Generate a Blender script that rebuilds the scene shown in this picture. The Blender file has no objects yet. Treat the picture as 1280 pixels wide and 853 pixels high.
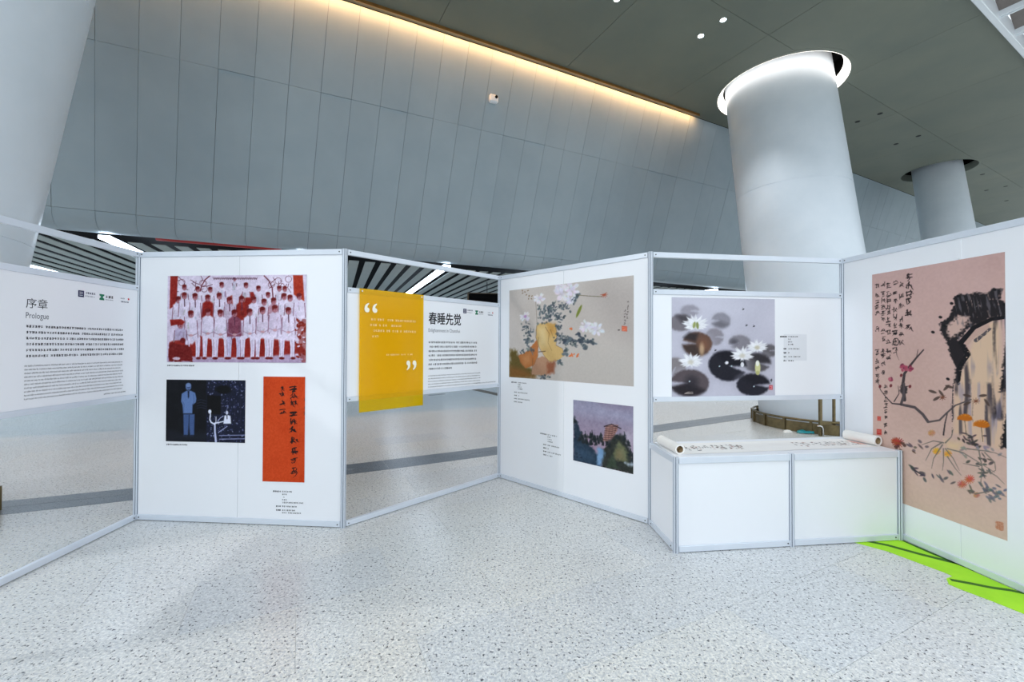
import bpy, bmesh, math, random
import numpy as np
from mathutils import Vector, Matrix

SC = bpy.context.scene
COL = SC.collection
PI = math.pi

# ------------------------------------------------------------------ camera
FPX = 534.32                       # focal length in pixels of a 1280 px wide frame
TILT = math.radians(0.5901)
ROLL = math.radians(0.1782)
EYE = np.array([0.0, 0.0, 1.6364])
_c, _s = math.cos(TILT), math.sin(TILT)
FWD = np.array([0, _c, _s])
_up0 = np.array([0, -_s, _c])
_r0 = np.array([1.0, 0, 0])
RGT = _r0 * math.cos(ROLL) + _up0 * math.sin(ROLL)
UPV = -_r0 * math.sin(ROLL) + _up0 * math.cos(ROLL)
cd = bpy.data.cameras.new('camera')
cd.sensor_width = 36.0
cd.sensor_fit = 'HORIZONTAL'
cd.lens = FPX / 1280 * 36
cd.clip_start = 0.05
cd.clip_end = 300
cam = bpy.data.objects.new('camera', cd)
COL.objects.link(cam)
cam.matrix_world = Matrix(((RGT[0], UPV[0], -FWD[0], EYE[0]),
                           (RGT[1], UPV[1], -FWD[1], EYE[1]),
                           (RGT[2], UPV[2], -FWD[2], EYE[2]),
                           (0, 0, 0, 1)))
SC.camera = cam


def ray(x, y):
    return (x - 640) / FPX * RGT + (426.5 - y) / FPX * UPV + FWD


def onz(x, y, z):
    r = ray(x, y)
    return EYE + r * (z - EYE[2]) / r[2]


# ------------------------------------------------------------------ sky, exposure
world = bpy.data.worlds.new('overcast_sky')
SC.world = world
world.use_nodes = True
bgn = world.node_tree.nodes['Background']
bgn.inputs['Color'].default_value = (0.84, 0.93, 1.0, 1)
# overcast sky: three times brighter overhead than at the horizon
wt = world.node_tree
w_tc = wt.nodes.new('ShaderNodeTexCoord')
w_sp = wt.nodes.new('ShaderNodeSeparateXYZ')
w_mx = wt.nodes.new('ShaderNodeMath')
w_mx.operation = 'MAXIMUM'
w_mx.inputs[1].default_value = 0.0
w_ma = wt.nodes.new('ShaderNodeMath')
w_ma.operation = 'MULTIPLY_ADD'
SKY = 1.55
w_ma.inputs[1].default_value = SKY * 2 / 3
w_ma.inputs[2].default_value = SKY / 3
wt.links.new(w_tc.outputs['Generated'], w_sp.inputs[0])
wt.links.new(w_sp.outputs['Z'], w_mx.inputs[0])
wt.links.new(w_mx.outputs[0], w_ma.inputs[0])
wt.links.new(w_ma.outputs[0], bgn.inputs['Strength'])
SC.view_settings.view_transform = 'Standard'
SC.view_settings.look = 'None'
SC.view_settings.gamma = 1
SC.view_settings.use_curve_mapping = False
SC.view_settings.exposure = 0.66
# floodlight of the hall, high on its left side
fd = bpy.data.lights.new('hall_floodlight', 'SPOT')
fd.energy = 650
fd.color = (0.94, 0.97, 1.0)
fd.spot_size = math.radians(75)
fd.spot_blend = 0.5
fd.shadow_soft_size = 0.22
fo = bpy.data.objects.new('hall_floodlight', fd)
COL.objects.link(fo)
fo.location = (-10.1, 0.29, 7.0)
fo.rotation_euler = (Vector((1.5, 3.6, 1.0)) - fo.location).to_track_quat('-Z', 'Y').to_euler()
SC.cycles.max_bounces = 8
SC.cycles.diffuse_bounces = 5
SC.cycles.transparent_max_bounces = 12
SC.cycles.sample_clamp_indirect = 6
SC.cycles.caustics_reflective = False
SC.cycles.caustics_refractive = False

# ------------------------------------------------------------------ materials


def lin(c):
    out = []
    for v in c[:3]:
        v = v / 255.0
        out.append(v / 12.92 if v <= 0.04045 else ((v + 0.055) / 1.055) ** 2.4)
    return tuple(out)


def mat(name, rgb, rough=0.5, metal=0.0, spec=0.5, linear=False):
    m = bpy.data.materials.new(name)
    m.use_nodes = True
    b = m.node_tree.nodes['Principled BSDF']
    c = rgb if linear else lin(rgb)
    b.inputs['Base Color'].default_value = (*c, 1)
    b.inputs['Roughness'].default_value = rough
    b.inputs['Metallic'].default_value = metal
    b.inputs['Specular IOR Level'].default_value = spec
    return m


def nd(m, typ, **kw):
    n = m.node_tree.nodes.new(typ)
    for k, v in kw.items():
        if k in n.inputs:
            n.inputs[k].default_value = v
        else:
            setattr(n, k, v)
    return n


def ln(m, a, b):
    m.node_tree.links.new(a, b)


def ramp(m, fac, stops):
    r = nd(m, 'ShaderNodeValToRGB')
    els = r.color_ramp.elements
    while len(els) < len(stops):
        els.new(0.5)
    for e, (p, c) in zip(els, stops):
        e.position = p
        e.color = (*c, 1)
    ln(m, fac, r.inputs['Fac'])
    return r.outputs['Color']


def mixc(m, blend, fac, a, b):
    n = nd(m, 'ShaderNodeMix', data_type='RGBA', blend_type=blend)
    for sock, v in ((n.inputs[0], fac), (n.inputs[6], a), (n.inputs[7], b)):
        if hasattr(v, 'links'):
            ln(m, v, sock)
        elif isinstance(v, (int, float)):
            sock.default_value = v
        else:
            sock.default_value = (*v, 1)
    return n.outputs[2]


def emit(name, rgb, strength):
    m = bpy.data.materials.new(name)
    m.use_nodes = True
    b = m.node_tree.nodes['Principled BSDF']
    b.inputs['Base Color'].default_value = (0.9, 0.9, 0.9, 1)
    b.inputs['Emission Color'].default_value = (*lin(rgb), 1)
    b.inputs['Emission Strength'].default_value = strength
    return m


def mottled(name, c0, c1, scale, rough=0.5, metal=0.0, spec=0.5, bump=0.0, detail=4, per_obj=0.0, stretch=None):
    """two-tone procedural finish, optional fine relief and slight piece to piece variation"""
    m = mat(name, c0, rough, metal, spec)
    b = m.node_tree.nodes['Principled BSDF']
    tc = nd(m, 'ShaderNodeTexCoord')
    src = tc.outputs['Object']
    if stretch:
        mp = nd(m, 'ShaderNodeMapping')
        mp.inputs['Scale'].default_value = stretch
        ln(m, src, mp.inputs['Vector'])
        src = mp.outputs['Vector']
    n = nd(m, 'ShaderNodeTexNoise', Scale=scale, Detail=detail, Roughness=0.6)
    ln(m, src, n.inputs['Vector'])
    col = ramp(m, n.outputs['Fac'], [(0.32, lin(c0)), (0.68, lin(c1))])
    if per_obj:
        oi = nd(m, 'ShaderNodeObjectInfo')
        g = ramp(m, oi.outputs['Random'], [(0, (1 - per_obj,) * 3), (1, (1, 1, 1))])
        col = mixc(m, 'MULTIPLY', 1.0, col, g)
    ln(m, col, b.inputs['Base Color'])
    if bump:
        bp = nd(m, 'ShaderNodeBump', Strength=bump, Distance=0.01)
        ln(m, n.outputs['Fac'], bp.inputs['Height'])
        ln(m, bp.outputs['Normal'], b.inputs['Normal'])
    return m


def granite(name, base, warm, speck, blotch, rough=0.3, per_obj=0.11, scale=70.0):
    m = mat(name, base, rough)
    b = m.node_tree.nodes['Principled BSDF']
    tc = nd(m, 'ShaderNodeNewGeometry')
    pos = tc.outputs['Position']
    big = nd(m, 'ShaderNodeTexNoise', Scale=0.55, Detail=3.0)
    ln(m, pos, big.inputs['Vector'])
    col = ramp(m, big.outputs['Fac'], [(0.35, lin(base)), (0.65, lin(warm))])
    n1 = nd(m, 'ShaderNodeTexNoise', Scale=scale, Detail=4.0, Roughness=0.7)
    ln(m, pos, n1.inputs['Vector'])
    f1 = ramp(m, n1.outputs['Fac'], [(0.44, (1, 1, 1)), (0.60, (0, 0, 0))])
    col = mixc(m, 'MIX', f1, lin(blotch), col)
    v = nd(m, 'ShaderNodeTexVoronoi', Scale=scale * 0.95)
    ln(m, pos, v.inputs['Vector'])
    n2 = nd(m, 'ShaderNodeTexNoise', Scale=scale * 0.75, Detail=2.0, Roughness=0.5)
    ln(m, pos, n2.inputs['Vector'])
    f2 = ramp(m, n2.outputs['Fac'], [(0.34, (0, 0, 0)), (0.38, (1, 1, 1))])
    col = mixc(m, 'MIX', f2, lin(speck), col)
    rv = nd(m, 'ShaderNodeSeparateColor')
    ln(m, v.outputs['Color'], rv.inputs['Color'])
    g = ramp(m, rv.outputs[0], [(0, (0.84,) * 3), (1, (1, 1, 1))])
    col = mixc(m, 'MULTIPLY', 1.0, col, g)
    if per_obj:
        oi = nd(m, 'ShaderNodeObjectInfo')
        g2 = ramp(m, oi.outputs['Random'], [(0, (1 - per_obj, 1 - per_obj * 0.85, 1 - per_obj * 0.6)), (0.4, (1, 1, 1)), (1, (1.0, 0.99, 0.97))])
        col = mixc(m, 'MULTIPLY', 1.0, col, g2)
    ln(m, col, b.inputs['Base Color'])
    rr = ramp(m, n1.outputs['Fac'], [(0.3, (rough * 0.8,) * 3), (0.7, (rough * 1.25,) * 3)])
    ln(m, rr, b.inputs['Roughness'])
    return m


M = {}
M['granite'] = granite('pale speckled granite', (242, 243, 242), (244, 242, 235), (104, 107, 112), (186, 190, 195), 0.26)
M['granite_dark'] = granite('blue grey granite', (118, 126, 136), (128, 134, 140), (82, 88, 98), (104, 112, 122), 0.3, per_obj=0.06)
M['joint'] = mat('grey grout', (150, 150, 148), 0.8)
M['cladding'] = mottled('brushed grey metal cladding', (158, 172, 180), (150, 165, 174), 1.2, rough=0.38, metal=0.1, per_obj=0.05, detail=3)
M['dark_gap'] = mat('black void behind cladding', (14, 16, 16), 0.9)
M['soffit'] = mottled('dark grey green painted soffit', (120, 124, 111), (111, 117, 107), 0.8, rough=0.6, per_obj=0.06)
M['slat'] = mottled('grey painted metal slat', (168, 176, 174), (160, 170, 168), 3, rough=0.5)
M['black'] = mat('matt black', (6, 6, 7), 0.9, spec=0.1)
M['concrete'] = mottled('smooth pale grey column plaster', (214, 223, 231), (226, 233, 240), 0.9, rough=0.32, bump=0.02)
M['bronze'] = mottled('aged bronze', (104, 92, 66), (134, 118, 84), 9, rough=0.38, metal=0.7)
M['chrome'] = mat('polished steel', (205, 205, 205), 0.18, 0.9)
M['board'] = mottled('matt white display board', (243, 244, 248), (241, 243, 247), 1.5, rough=0.42)
M['alu'] = mottled('satin aluminium profile', (222, 228, 237), (216, 223, 233), 6, rough=0.3, metal=0.1, stretch=(1, 1, 0.1))
M['groove'] = mat('shade grey slot bottom', (96, 106, 124), 0.5)
M['screw'] = mat('dark screw recess', (52, 54, 58), 0.5, 0.4)
M['ink'] = mat('black printing ink', (34, 34, 40), 0.7)
M['ink_grey'] = mat('grey printing ink', (92, 94, 104), 0.7)
M['ink_white'] = mat('white vinyl lettering', (250, 246, 226), 0.6)
M['ink_navy'] = mat('navy printing ink', (38, 40, 82), 0.7)
M['ink_green'] = mat('green printing ink', (20, 118, 84), 0.7)
M['ink_red'] = mat('red printing ink', (200, 36, 46), 0.7)
M['white_metal'] = mat('white painted metal', (232, 236, 240), 0.35)
M['louvre'] = mottled('taupe louvre board', (116, 108, 104), (128, 120, 116), 4, rough=0.55)
M['lime'] = mottled('lime green felt sheet', (164, 228, 30), (178, 238, 38), 5, rough=0.75, bump=0.1)
M['lime_dark'] = mat('flat dark green stripe', (58, 110, 14), 0.8)
M['red_paint'] = mat('red painted steel pipe', (172, 28, 26), 0.4)
M['paper'] = mottled('white rice paper', (246, 243, 238), (240, 236, 230), 12, rough=0.8)
M['paper_edge'] = mat('tan paper core', (196, 170, 132), 0.8)
M['teal'] = mat('teal plastic film', (38, 150, 160), 0.3)
M['brown'] = mat('brown metal frame', (92, 78, 62), 0.5, 0.2)
M['patch'] = mat('pale grey caption label', (228, 230, 235), 0.6)
M['core'] = mat('white foam print core', (225, 224, 226), 0.7)
M['light_cool'] = emit('cool white light strip', (214, 234, 255), 6.0)
M['light_warm'] = emit('warm white led strip', (255, 194, 130), 55.0)
M['light_ring'] = emit('white ring light diffuser', (255, 246, 236), 1.9)
M['light_spot'] = emit('downlight lens', (226, 240, 255), 26.0)
M['unlit'] = mat('unlit downlight lens', (10, 11, 12), 0.5, spec=0.2)
M['brass'] = mottled('warm brass trim', (170, 124, 66), (150, 108, 58), 8, rough=0.35, metal=0.6)

# tinted roof glazing
g = bpy.data.materials.new('blue grey roof glass')
g.use_nodes = True
g.node_tree.nodes.clear()
go = nd(g, 'ShaderNodeOutputMaterial')
gt = nd(g, 'ShaderNodeBsdfTransparent')
gt.inputs['Color'].default_value = (0.30, 0.36, 0.42, 1)
gg = nd(g, 'ShaderNodeBsdfGlossy', Roughness=0.08)
gm = nd(g, 'ShaderNodeMixShader')
gm.inputs[0].default_value = 0.08
ln(g, gt.outputs[0], gm.inputs[1])
ln(g, gg.outputs[0], gm.inputs[2])
ln(g, gm.outputs[0], go.inputs['Surface'])
M['glass'] = g

# translucent yellow acrylic sheet
y = bpy.data.materials.new('translucent yellow acrylic')
y.use_nodes = True
y.node_tree.nodes.clear()
yo = nd(y, 'ShaderNodeOutputMaterial')
yt = nd(y, 'ShaderNodeBsdfTransparent')
yt.inputs['Color'].default_value = (1.0, 0.84, 0.0, 1)
yd = nd(y, 'ShaderNodeBsdfDiffuse')
yd.inputs['Color'].default_value = (1.0, 0.64, 0.0, 1)
ygl = nd(y, 'ShaderNodeBsdfGlossy', Roughness=0.12)
ym1 = nd(y, 'ShaderNodeMixShader')
ym1.inputs[0].default_value = 0.26
ym2 = nd(y, 'ShaderNodeMixShader')
ym2.inputs[0].default_value = 0.03
ln(y, yt.outputs[0], ym1.inputs[1])
ln(y, yd.outputs[0], ym1.inputs[2])
ln(y, ym1.outputs[0], ym2.inputs[1])
ln(y, ygl.outputs[0], ym2.inputs[2])
ln(y, ym2.outputs[0], yo.inputs['Surface'])
M['acrylic'] = y

# printed picture: colours come from the print's own colour attribute
p = mat('printed picture', (200, 200, 200), 0.6, spec=0.2)
at = nd(p, 'ShaderNodeAttribute', attribute_name='print')
ln(p, at.outputs['Color'], p.node_tree.nodes['Principled BSDF'].inputs['Base Color'])
M['print'] = p

# ------------------------------------------------------------------ mesh helpers


class MB:
    def __init__(self):
        self.v, self.f = [], []

    def add(self, vs, fs):
        o = len(self.v)
        self.v += [tuple(map(float, q)) for q in vs]
        self.f += [tuple(i + o for i in q) for q in fs]
        return self

    def box(self, x0, x1, y0, y1, z0, z1):
        vs = [(x, y, z) for z in (z0, z1) for y in (y0, y1) for x in (x0, x1)]
        return self.add(vs, [(0, 2, 3, 1), (4, 5, 7, 6), (0, 1, 5, 4), (2, 6, 7, 3), (0, 4, 6, 2), (1, 3, 7, 5)])

    def bevel_box(self, x0, x1, y0, y1, z0, z1, b):
        bm = bmesh.new()
        bmesh.ops.create_cube(bm, size=1)
        for q in bm.verts:
            q.co = Vector(((x0 + x1) / 2 + q.co.x * (x1 - x0), (y0 + y1) / 2 + q.co.y * (y1 - y0), (z0 + z1) / 2 + q.co.z * (z1 - z0)))
        bmesh.ops.bevel(bm, geom=list(bm.edges), offset=b, segments=1, affect='EDGES')
        bm.verts.index_update()
        self.add([q.co for q in bm.verts], [[q.index for q in fc.verts] for fc in bm.faces])
        bm.free()
        return self

    def prism(self, poly, z0, z1):
        """poly: list of (x, y), counter-clockwise"""
        n = len(poly)
        vs = [(x, y_, z0) for x, y_ in poly] + [(x, y_, z1) for x, y_ in poly]
        fs = [tuple(range(n))[::-1], tuple(range(n, 2 * n))]
        fs += [(i, (i + 1) % n, n + (i + 1) % n, n + i) for i in range(n)]
        return self.add(vs, fs)

    def tube(self, pts, r, n=8, cap=True, closed=False):
        pts = [Vector(q) for q in pts]
        rs = r if isinstance(r, (list, tuple)) else [r] * len(pts)
        rings = []
        m = len(pts)
        for i, q in enumerate(pts):
            if closed:
                t = pts[(i + 1) % m] - pts[i - 1]
            else:
                t = pts[min(i + 1, m - 1)] - pts[max(i - 1, 0)]
            t.normalize()
            a = Vector((0, 0, 1)) if abs(t.z) < 0.9 else Vector((1, 0, 0))
            u = t.cross(a).normalized()
            w = t.cross(u)
            rings.append([q + (u * math.cos(2 * PI * k / n) + w * math.sin(2 * PI * k / n)) * rs[i] for k in range(n)])
        vs = [q for rg in rings for q in rg]
        fs = []
        for i in range(m if closed else m - 1):
            j = (i + 1) % m
            for k in range(n):
                fs.append((i * n + k, i * n + (k + 1) % n, j * n + (k + 1) % n, j * n + k))
        if cap and not closed:
            fs += [tuple(range(n))[::-1], tuple((m - 1) * n + k for k in range(n))]
        return self.add(vs, fs)

    def lathe(self, prof, n=64, centre=(0, 0), close=False):
        """prof: list of (r, z); optional axis offset per ring through centre(z)"""
        vs = []
        for r, z in prof:
            cx, cy = centre(z) if callable(centre) else centre
            vs += [(cx + r * math.cos(2 * PI * k / n), cy + r * math.sin(2 * PI * k / n), z) for k in range(n)]
        m = len(prof)
        fs = []
        for i in range(m if close else m - 1):
            j = (i + 1) % m
            for k in range(n):
                fs.append((i * n + k, i * n + (k + 1) % n, j * n + (k + 1) % n, j * n + k))
        return self.add(vs, fs)

    def build(self, name, material, parent=None, smooth=False):
        me = bpy.data.meshes.new(name)
        me.from_pydata(self.v, [], self.f)
        me.materials.append(M[material])
        if smooth:
            me.polygons.foreach_set('use_smooth', [True] * len(me.polygons))
        me.update()
        return link(name, me, parent)


def link(name, me, parent=None):
    o = bpy.data.objects.new(name, me)
    COL.objects.link(o)
    if parent is not None:
        o.parent = parent
    return o


def tag(o, label, cat, group=None):
    o['label'] = label
    o['category'] = cat
    if group:
        o['group'] = group
    return o


def struct(o):
    o['kind'] = 'structure'
    return o


def empty(name, loc=(0, 0, 0), rz=0.0):
    o = bpy.data.objects.new(name, None)
    o.empty_display_size = 0.2
    COL.objects.link(o)
    o.location = loc
    o.rotation_euler = (0, 0, rz)
    return o


def smooth_by_angle(o, deg=35):
    me = o.data
    bm = bmesh.new()
    bm.from_mesh(me)
    for fc in bm.faces:
        fc.smooth = True
    for e in bm.edges:
        if len(e.link_faces) == 2 and e.calc_face_angle(0) > math.radians(deg):
            e.smooth = False
    bm.to_mesh(me)
    bm.free()

# ------------------------------------------------------------------ the place: floor
WANG = math.radians(26.6)                       # direction the hall's cladding wall runs in
WU = np.array([math.cos(WANG), math.sin(WANG)])
WN = np.array([-math.sin(WANG), math.cos(WANG)])  # into the building

fl = MB().box(-60, 60, -40, 60, -0.3, -0.003).build('floor', 'granite')
struct(fl)
fl.data.materials[0] = M['granite']
# granite slabs laid parallel to the wall (the ones near enough to tell apart)
TW, TH = 1.2, 0.6
tile_me = None
tm = MB().bevel_box(0.0012, TW - 0.0012, 0.0012, TH - 0.0012, -0.003, 0.0, 0.0006)
tile_me = bpy.data.meshes.new('floor_slab')
tile_me.from_pydata(tm.v, [], tm.f)
tile_me.materials.append(M['granite'])
cnt = 0
for j in range(-6, 20):
    for i in range(-9, 12):
        s, t = i * TW + (0.6 if j % 2 else 0), j * TH
        cx, cy = WU * (s + TW / 2) + WN * (t + TH / 2)
        if not (0.75 < cy < 8.5 and abs(cx) < cy * 1.25 + 1.0 and cx < 4.6 and cnt < 298):
            continue
        o = link('floor_slab', tile_me, fl)
        q = WU * s + WN * t
        o.location = (q[0], q[1], 0)
        o.rotation_euler = (0, 0, WANG)
        cnt += 1
# dark granite band that follows the curve of the wall
bp_ = np.array([(-9.5, 2.75), (-7.0, 3.5), (-5.07, 4.27), (-4.07, 4.66), (-2.15, 5.6), (-0.2, 6.66), (2.87, 8.5), (5.8, 10.25), (9.5, 12.3), (14, 14.8)])
ds = np.concatenate([[0], np.cumsum(np.linalg.norm(np.diff(bp_, axis=0), axis=1))])
ss = np.arange(0, ds[-1], 1.2)
cx = np.interp(ss, ds, bp_[:, 0])
cy = np.interp(ss, ds, bp_[:, 1])
kern = np.array([1, 2, 3, 2, 1]) / 9.0
cx[2:-2] = np.convolve(cx, kern, 'valid')
cy[2:-2] = np.convolve(cy, kern, 'valid')
tx = np.gradient(cx)
ty = np.gradient(cy)
tl = np.hypot(tx, ty)
nx_, ny_ = -ty / tl, tx / tl
for i in range(len(ss) - 1):
    for a, b in ((-0.24, -0.003), (0.003, 0.24)):
        pl = [(cx[i] + nx_[i] * a + tx[i] / tl[i] * .002, cy[i] + ny_[i] * a), (cx[i + 1] + nx_[i + 1] * a - tx[i] / tl[i] * .002, cy[i + 1] + ny_[i + 1] * a),
              (cx[i + 1] + nx_[i + 1] * b - tx[i] / tl[i] * .002, cy[i + 1] + ny_[i + 1] * b), (cx[i] + nx_[i] * b + tx[i] / tl[i] * .002, cy[i] + ny_[i] * b)]
        MB().prism(pl, -0.003, 0.0012).build('dark_band_slab', 'granite_dark', fl)
# short dark drain strip further back
q0, q1 = onz(590, 486, 0), onz(632, 495.5, 0)
dv = (q1 - q0)[:2] / np.linalg.norm((q1 - q0)[:2])
dn = np.array([-dv[1], dv[0]]) * 0.16
e0 = q0[:2] - dv * 1.0
e1 = q1[:2] + dv * 2.0
pl = [tuple(e0 - dn), tuple(e1 - dn), tuple(e1 + dn), tuple(e0 + dn)]
MB().prism(pl, -0.003, 0.0015).build('drain_cover', 'brown', fl)

# ------------------------------------------------------------------ the leaning cladding wall
H = 8.0
LEAN = 0.247
SKEW = -0.076                                    # the joints also lean a little along the wall
W0 = np.array([-3.15, 7.80])
TH0, WR = math.radians(25.3), 420.0


def wtop(s):
    """point on the line where wall and soffit meet, a very shallow arc"""
    a = TH0 + s / WR
    x = W0[0] + WR * (math.sin(a) - math.sin(TH0))
    y_ = W0[1] - WR * (math.cos(a) - math.cos(TH0))
    return x, y_, a


def wpt(s, z, off=0.0, out=0.0):
    """point on the wall at height z; off = extra depth into the building, out = towards the hall"""
    x, y_, a = wtop(s + SKEW * (H - z))
    o_ = LEAN * (H - z) + off - out
    return (x - math.sin(a) * o_, y_ + math.cos(a) * o_, z)


S0, PITCH = -8.85, 0.54
# seam positions: a seam passes through the pixel (402, 121) on the joint at 6.4 m
NCOL = 86
wall = MB()
prof = [(8.0, 0.045), (6.4, 0.045), (3.87, 0.045), (3.69, 0.13), (3.62, 0.24), (3.60, 0.33)]
slist = [S0 + PITCH * NCOL * k / 32 for k in range(33)]
vs = [wpt(s, z, off) for z, off in prof for s in slist]
n = len(slist)
wall.add(vs, [(i * n + k, i * n + k + 1, (i + 1) * n + k + 1, (i + 1) * n + k) for i in range(len(prof) - 1) for k in range(n - 1)])
wb = struct(wall.build('wall_back', 'dark_gap'))


def clad(s0, s1, rows):
    """one cladding panel: front skin and turned-in edges, rows = [(z, off)]"""
    mb = MB()
    n_ = len(rows)
    fr = [wpt(s, z, off, 0.0) for z, off in rows for s in (s0, s1)]
    bk = [wpt(s, z, off + 0.03, 0.0) for z, off in rows for s in (s0, s1)]
    fs = []
    m_ = 2 * n_
    for i in range(n_ - 1):
        fs.append((2 * i, 2 * i + 2, 2 * i + 3, 2 * i + 1))
        fs.append((2 * i, m_ + 2 * i, m_ + 2 * i + 2, 2 * i + 2))
        fs.append((2 * i + 1, 2 * i + 3, m_ + 2 * i + 3, m_ + 2 * i + 1))
    fs.append((0, 1, m_ + 1, m_))
    e = 2 * (n_ - 1)
    fs.append((e, m_ + e, m_ + e + 1, e + 1))
    mb.add(fr + bk, fs)
    return mb.build('cladding_panel', 'cladding', wb)


GAP = 0.0024
rng = random.Random(5)
for k in range(NCOL):
    s0, s1 = S0 + k * PITCH + GAP, S0 + (k + 1) * PITCH - GAP
    d_ = rng.uniform(-0.003, 0.003)
    clad(s0, s1, [(7.985, d_), (6.4 + GAP, d_)])
    d_ = rng.uniform(-0.003, 0.003)
    clad(s0, s1, [(6.4 - GAP, d_), (3.87 + GAP, d_)])
    o = clad(s0, s1, [(3.87 - GAP, 0), (3.80, 0.005), (3.72, 0.025), (3.65, 0.07), (3.605, 0.13), (3.585, 0.21), (3.58, 0.30)])
    o.data.polygons.foreach_set('use_smooth', [True] * len(o.data.polygons))
    smooth_by_angle(o, 40)

# ------------------------------------------------------------------ soffit with column openings, split into panels
EDGE0 = np.array([8.46, 7.77])                      # a point of the skylight edge
EA = math.atan2(9.23 - 7.77, 11.11 - 8.46)
EU = np.array([math.cos(EA), math.sin(EA)])
EN = np.array([-math.sin(EA), math.cos(EA)])         # towards the wall
COL1 = dict(b=(6.53, 8.98), t=(6.60, 10.60), r=1.15, hole=(6.60, 10.51), hr=1.385)
COL2 = dict(b=(13.98, 12.89), t=(15.57, 15.60), r=0.68, hole=(15.42, 15.42), hr=1.0)
COL3 = dict(b=(-5.99, 3.25), t=(-5.15, 4.12), r=1.17, hole=None, hr=0)


def cut_soffit():
    bm = bmesh.new()
    # outline: skylight edge on one side, wall line on the other
    la = [EDGE0 + EU * a for a in np.linspace(-26, 46, 31)]
    lb = [np.array(wtop(s)[:2]) for s in np.linspace(S0 - 3, S0 + PITCH * NCOL, 31)]
    va = [bm.verts.new((q[0], q[1], H)) for q in la]
    vb = [bm.verts.new((q[0], q[1], H)) for q in lb]
    for i in range(30):
        bm.faces.new((va[i], va[i + 1], vb[i + 1], vb[i]))
    # split along panel joints
    def cut(p_, n_):
        bmesh.ops.bisect_plane(bm, geom=bm.verts[:] + bm.edges[:] + bm.faces[:], dist=1e-5, plane_co=(p_[0], p_[1], H), plane_no=(n_[0], n_[1], 0))
    cross = [EDGE0 + EU * a for a in np.arange(-23.4, 45, 3.0)]
    along = [EDGE0 + EN * 2.35]
    g_ = 0.004
    for q in cross:
        cut(q + EU * g_, EU)
        cut(q - EU * g_, EU)
    for q in along:
        cut(q + EN * g_, EN)
        cut(q - EN * g_, EN)
    cells = {}
    for fc in bm.faces:
        c_ = fc.calc_center_median()
        c2 = np.array([c_.x, c_.y])
        ia = sum(1 for q in cross if np.dot(c2 - q, EU) > 0)
        ib = sum(1 for q in along if np.dot(c2 - q, EN) > 0)
        if any(abs(np.dot(c2 - q, EU)) < g_ for q in cross) or any(abs(np.dot(c2 - q, EN)) < g_ for q in along):
            continue
        cells.setdefault((ia, ib), []).append([(v.co.x, v.co.y) for v in fc.verts])
    bm.free()
    return cells


cei = MB()
bk0 = [EDGE0 + EU * a for a in (-26, 46)]
bk1 = [np.array(wtop(s)[:2]) for s in (S0 - 3, S0 + PITCH * NCOL)]
pl = [tuple(bk0[0]), tuple(bk0[1]), tuple(bk1[1]), tuple(bk1[0])]
cei.prism(pl, H + 0.022, H + 0.30)
ceil_o = struct(cei.build('ceiling', 'dark_gap'))


def cylinder_cut(o, centre, r, z0, z1):
    cm = MB()
    n_ = 96
    cm.prism([(centre[0] + r * math.cos(2 * PI * k / n_), centre[1] + r * math.sin(2 * PI * k / n_)) for k in range(n_)], z0, z1)
    co = cm.build('cutter', 'black')
    md = o.modifiers.new('cut', 'BOOLEAN')
    md.operation = 'DIFFERENCE'
    md.solver = 'EXACT'
    md.object = co
    bpy.context.view_layer.update()
    me = bpy.data.meshes.new_from_object(o.evaluated_get(bpy.context.evaluated_depsgraph_get()))
    o.modifiers.clear()
    old = o.data
    o.data = me
    bpy.data.meshes.remove(old)
    bpy.data.objects.remove(co)


for c_ in (COL1, COL2):
    cylinder_cut(ceil_o, c_['hole'], c_['hr'] + 0.02, H - 0.5, H + 1)
for (ia, ib), fcs in cut_soffit().items():
    bm = bmesh.new()
    for fc in fcs:
        bm.faces.new([bm.verts.new((x, y_, H)) for x, y_ in fc])
    bmesh.ops.remove_doubles(bm, verts=bm.verts, dist=1e-4)
    bmesh.ops.dissolve_faces(bm, faces=bm.faces[:])
    r_ = bmesh.ops.extrude_face_region(bm, geom=bm.faces[:])
    for e in r_['geom']:
        if isinstance(e, bmesh.types.BMVert):
            e.co.z += 0.02
    bmesh.ops.recalc_face_normals(bm, faces=bm.faces)
    me = bpy.data.meshes.new('soffit_panel')
    bm.to_mesh(me)
    bm.free()
    me.materials.append(M['soffit'])
    o = link('soffit_panel', me, ceil_o)
    xs_ = [v.co.x for v in me.vertices]
    ys_ = [v.co.y for v in me.vertices]
    for c_ in (COL1, COL2):
        hx, hy = c_['hole']
        if min(xs_) - 2 < hx < max(xs_) + 2 and min(ys_) - 2 < hy < max(ys_) + 2:
            cylinder_cut(o, c_['hole'], c_['hr'], H - 0.5, H + 0.5)

# s on the wall where the lit part of the cove ends (pixel 866, 148)
def s_at(px_, py_):
    r = onz(px_, py_, H)
    best = min(np.arange(S0, S0 + PITCH * NCOL, 0.02), key=lambda s: (wtop(s)[0] - r[0]) ** 2 + (wtop(s)[1] - r[1]) ** 2)
    return float(best)


s_end = s_at(864, 147.5)
# brass edge trim and warm led cove where the wall meets the soffit
trim = MB()
sl = np.linspace(S0, s_end + 0.03, 60)
for (o0, z0), (o1, z1) in (((0.150, 7.940), (0.150, 7.999)), ((0.162, 7.940), (0.150, 7.940)), ((0.162, 7.999), (0.162, 7.940))):
    a_ = [wpt(s, z0, 0, 0) for s in sl]
    vs = [wpt(s, 8.0, 0, o0)[:2] + (z0,) for s in sl] + [wpt(s, 8.0, 0, o1)[:2] + (z1,) for s in sl]
    n = len(sl)
    trim.add(vs, [(k, k + 1, n + k + 1, n + k) for k in range(n - 1)])
struct(trim.build('trim_1', 'brass'))


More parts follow.
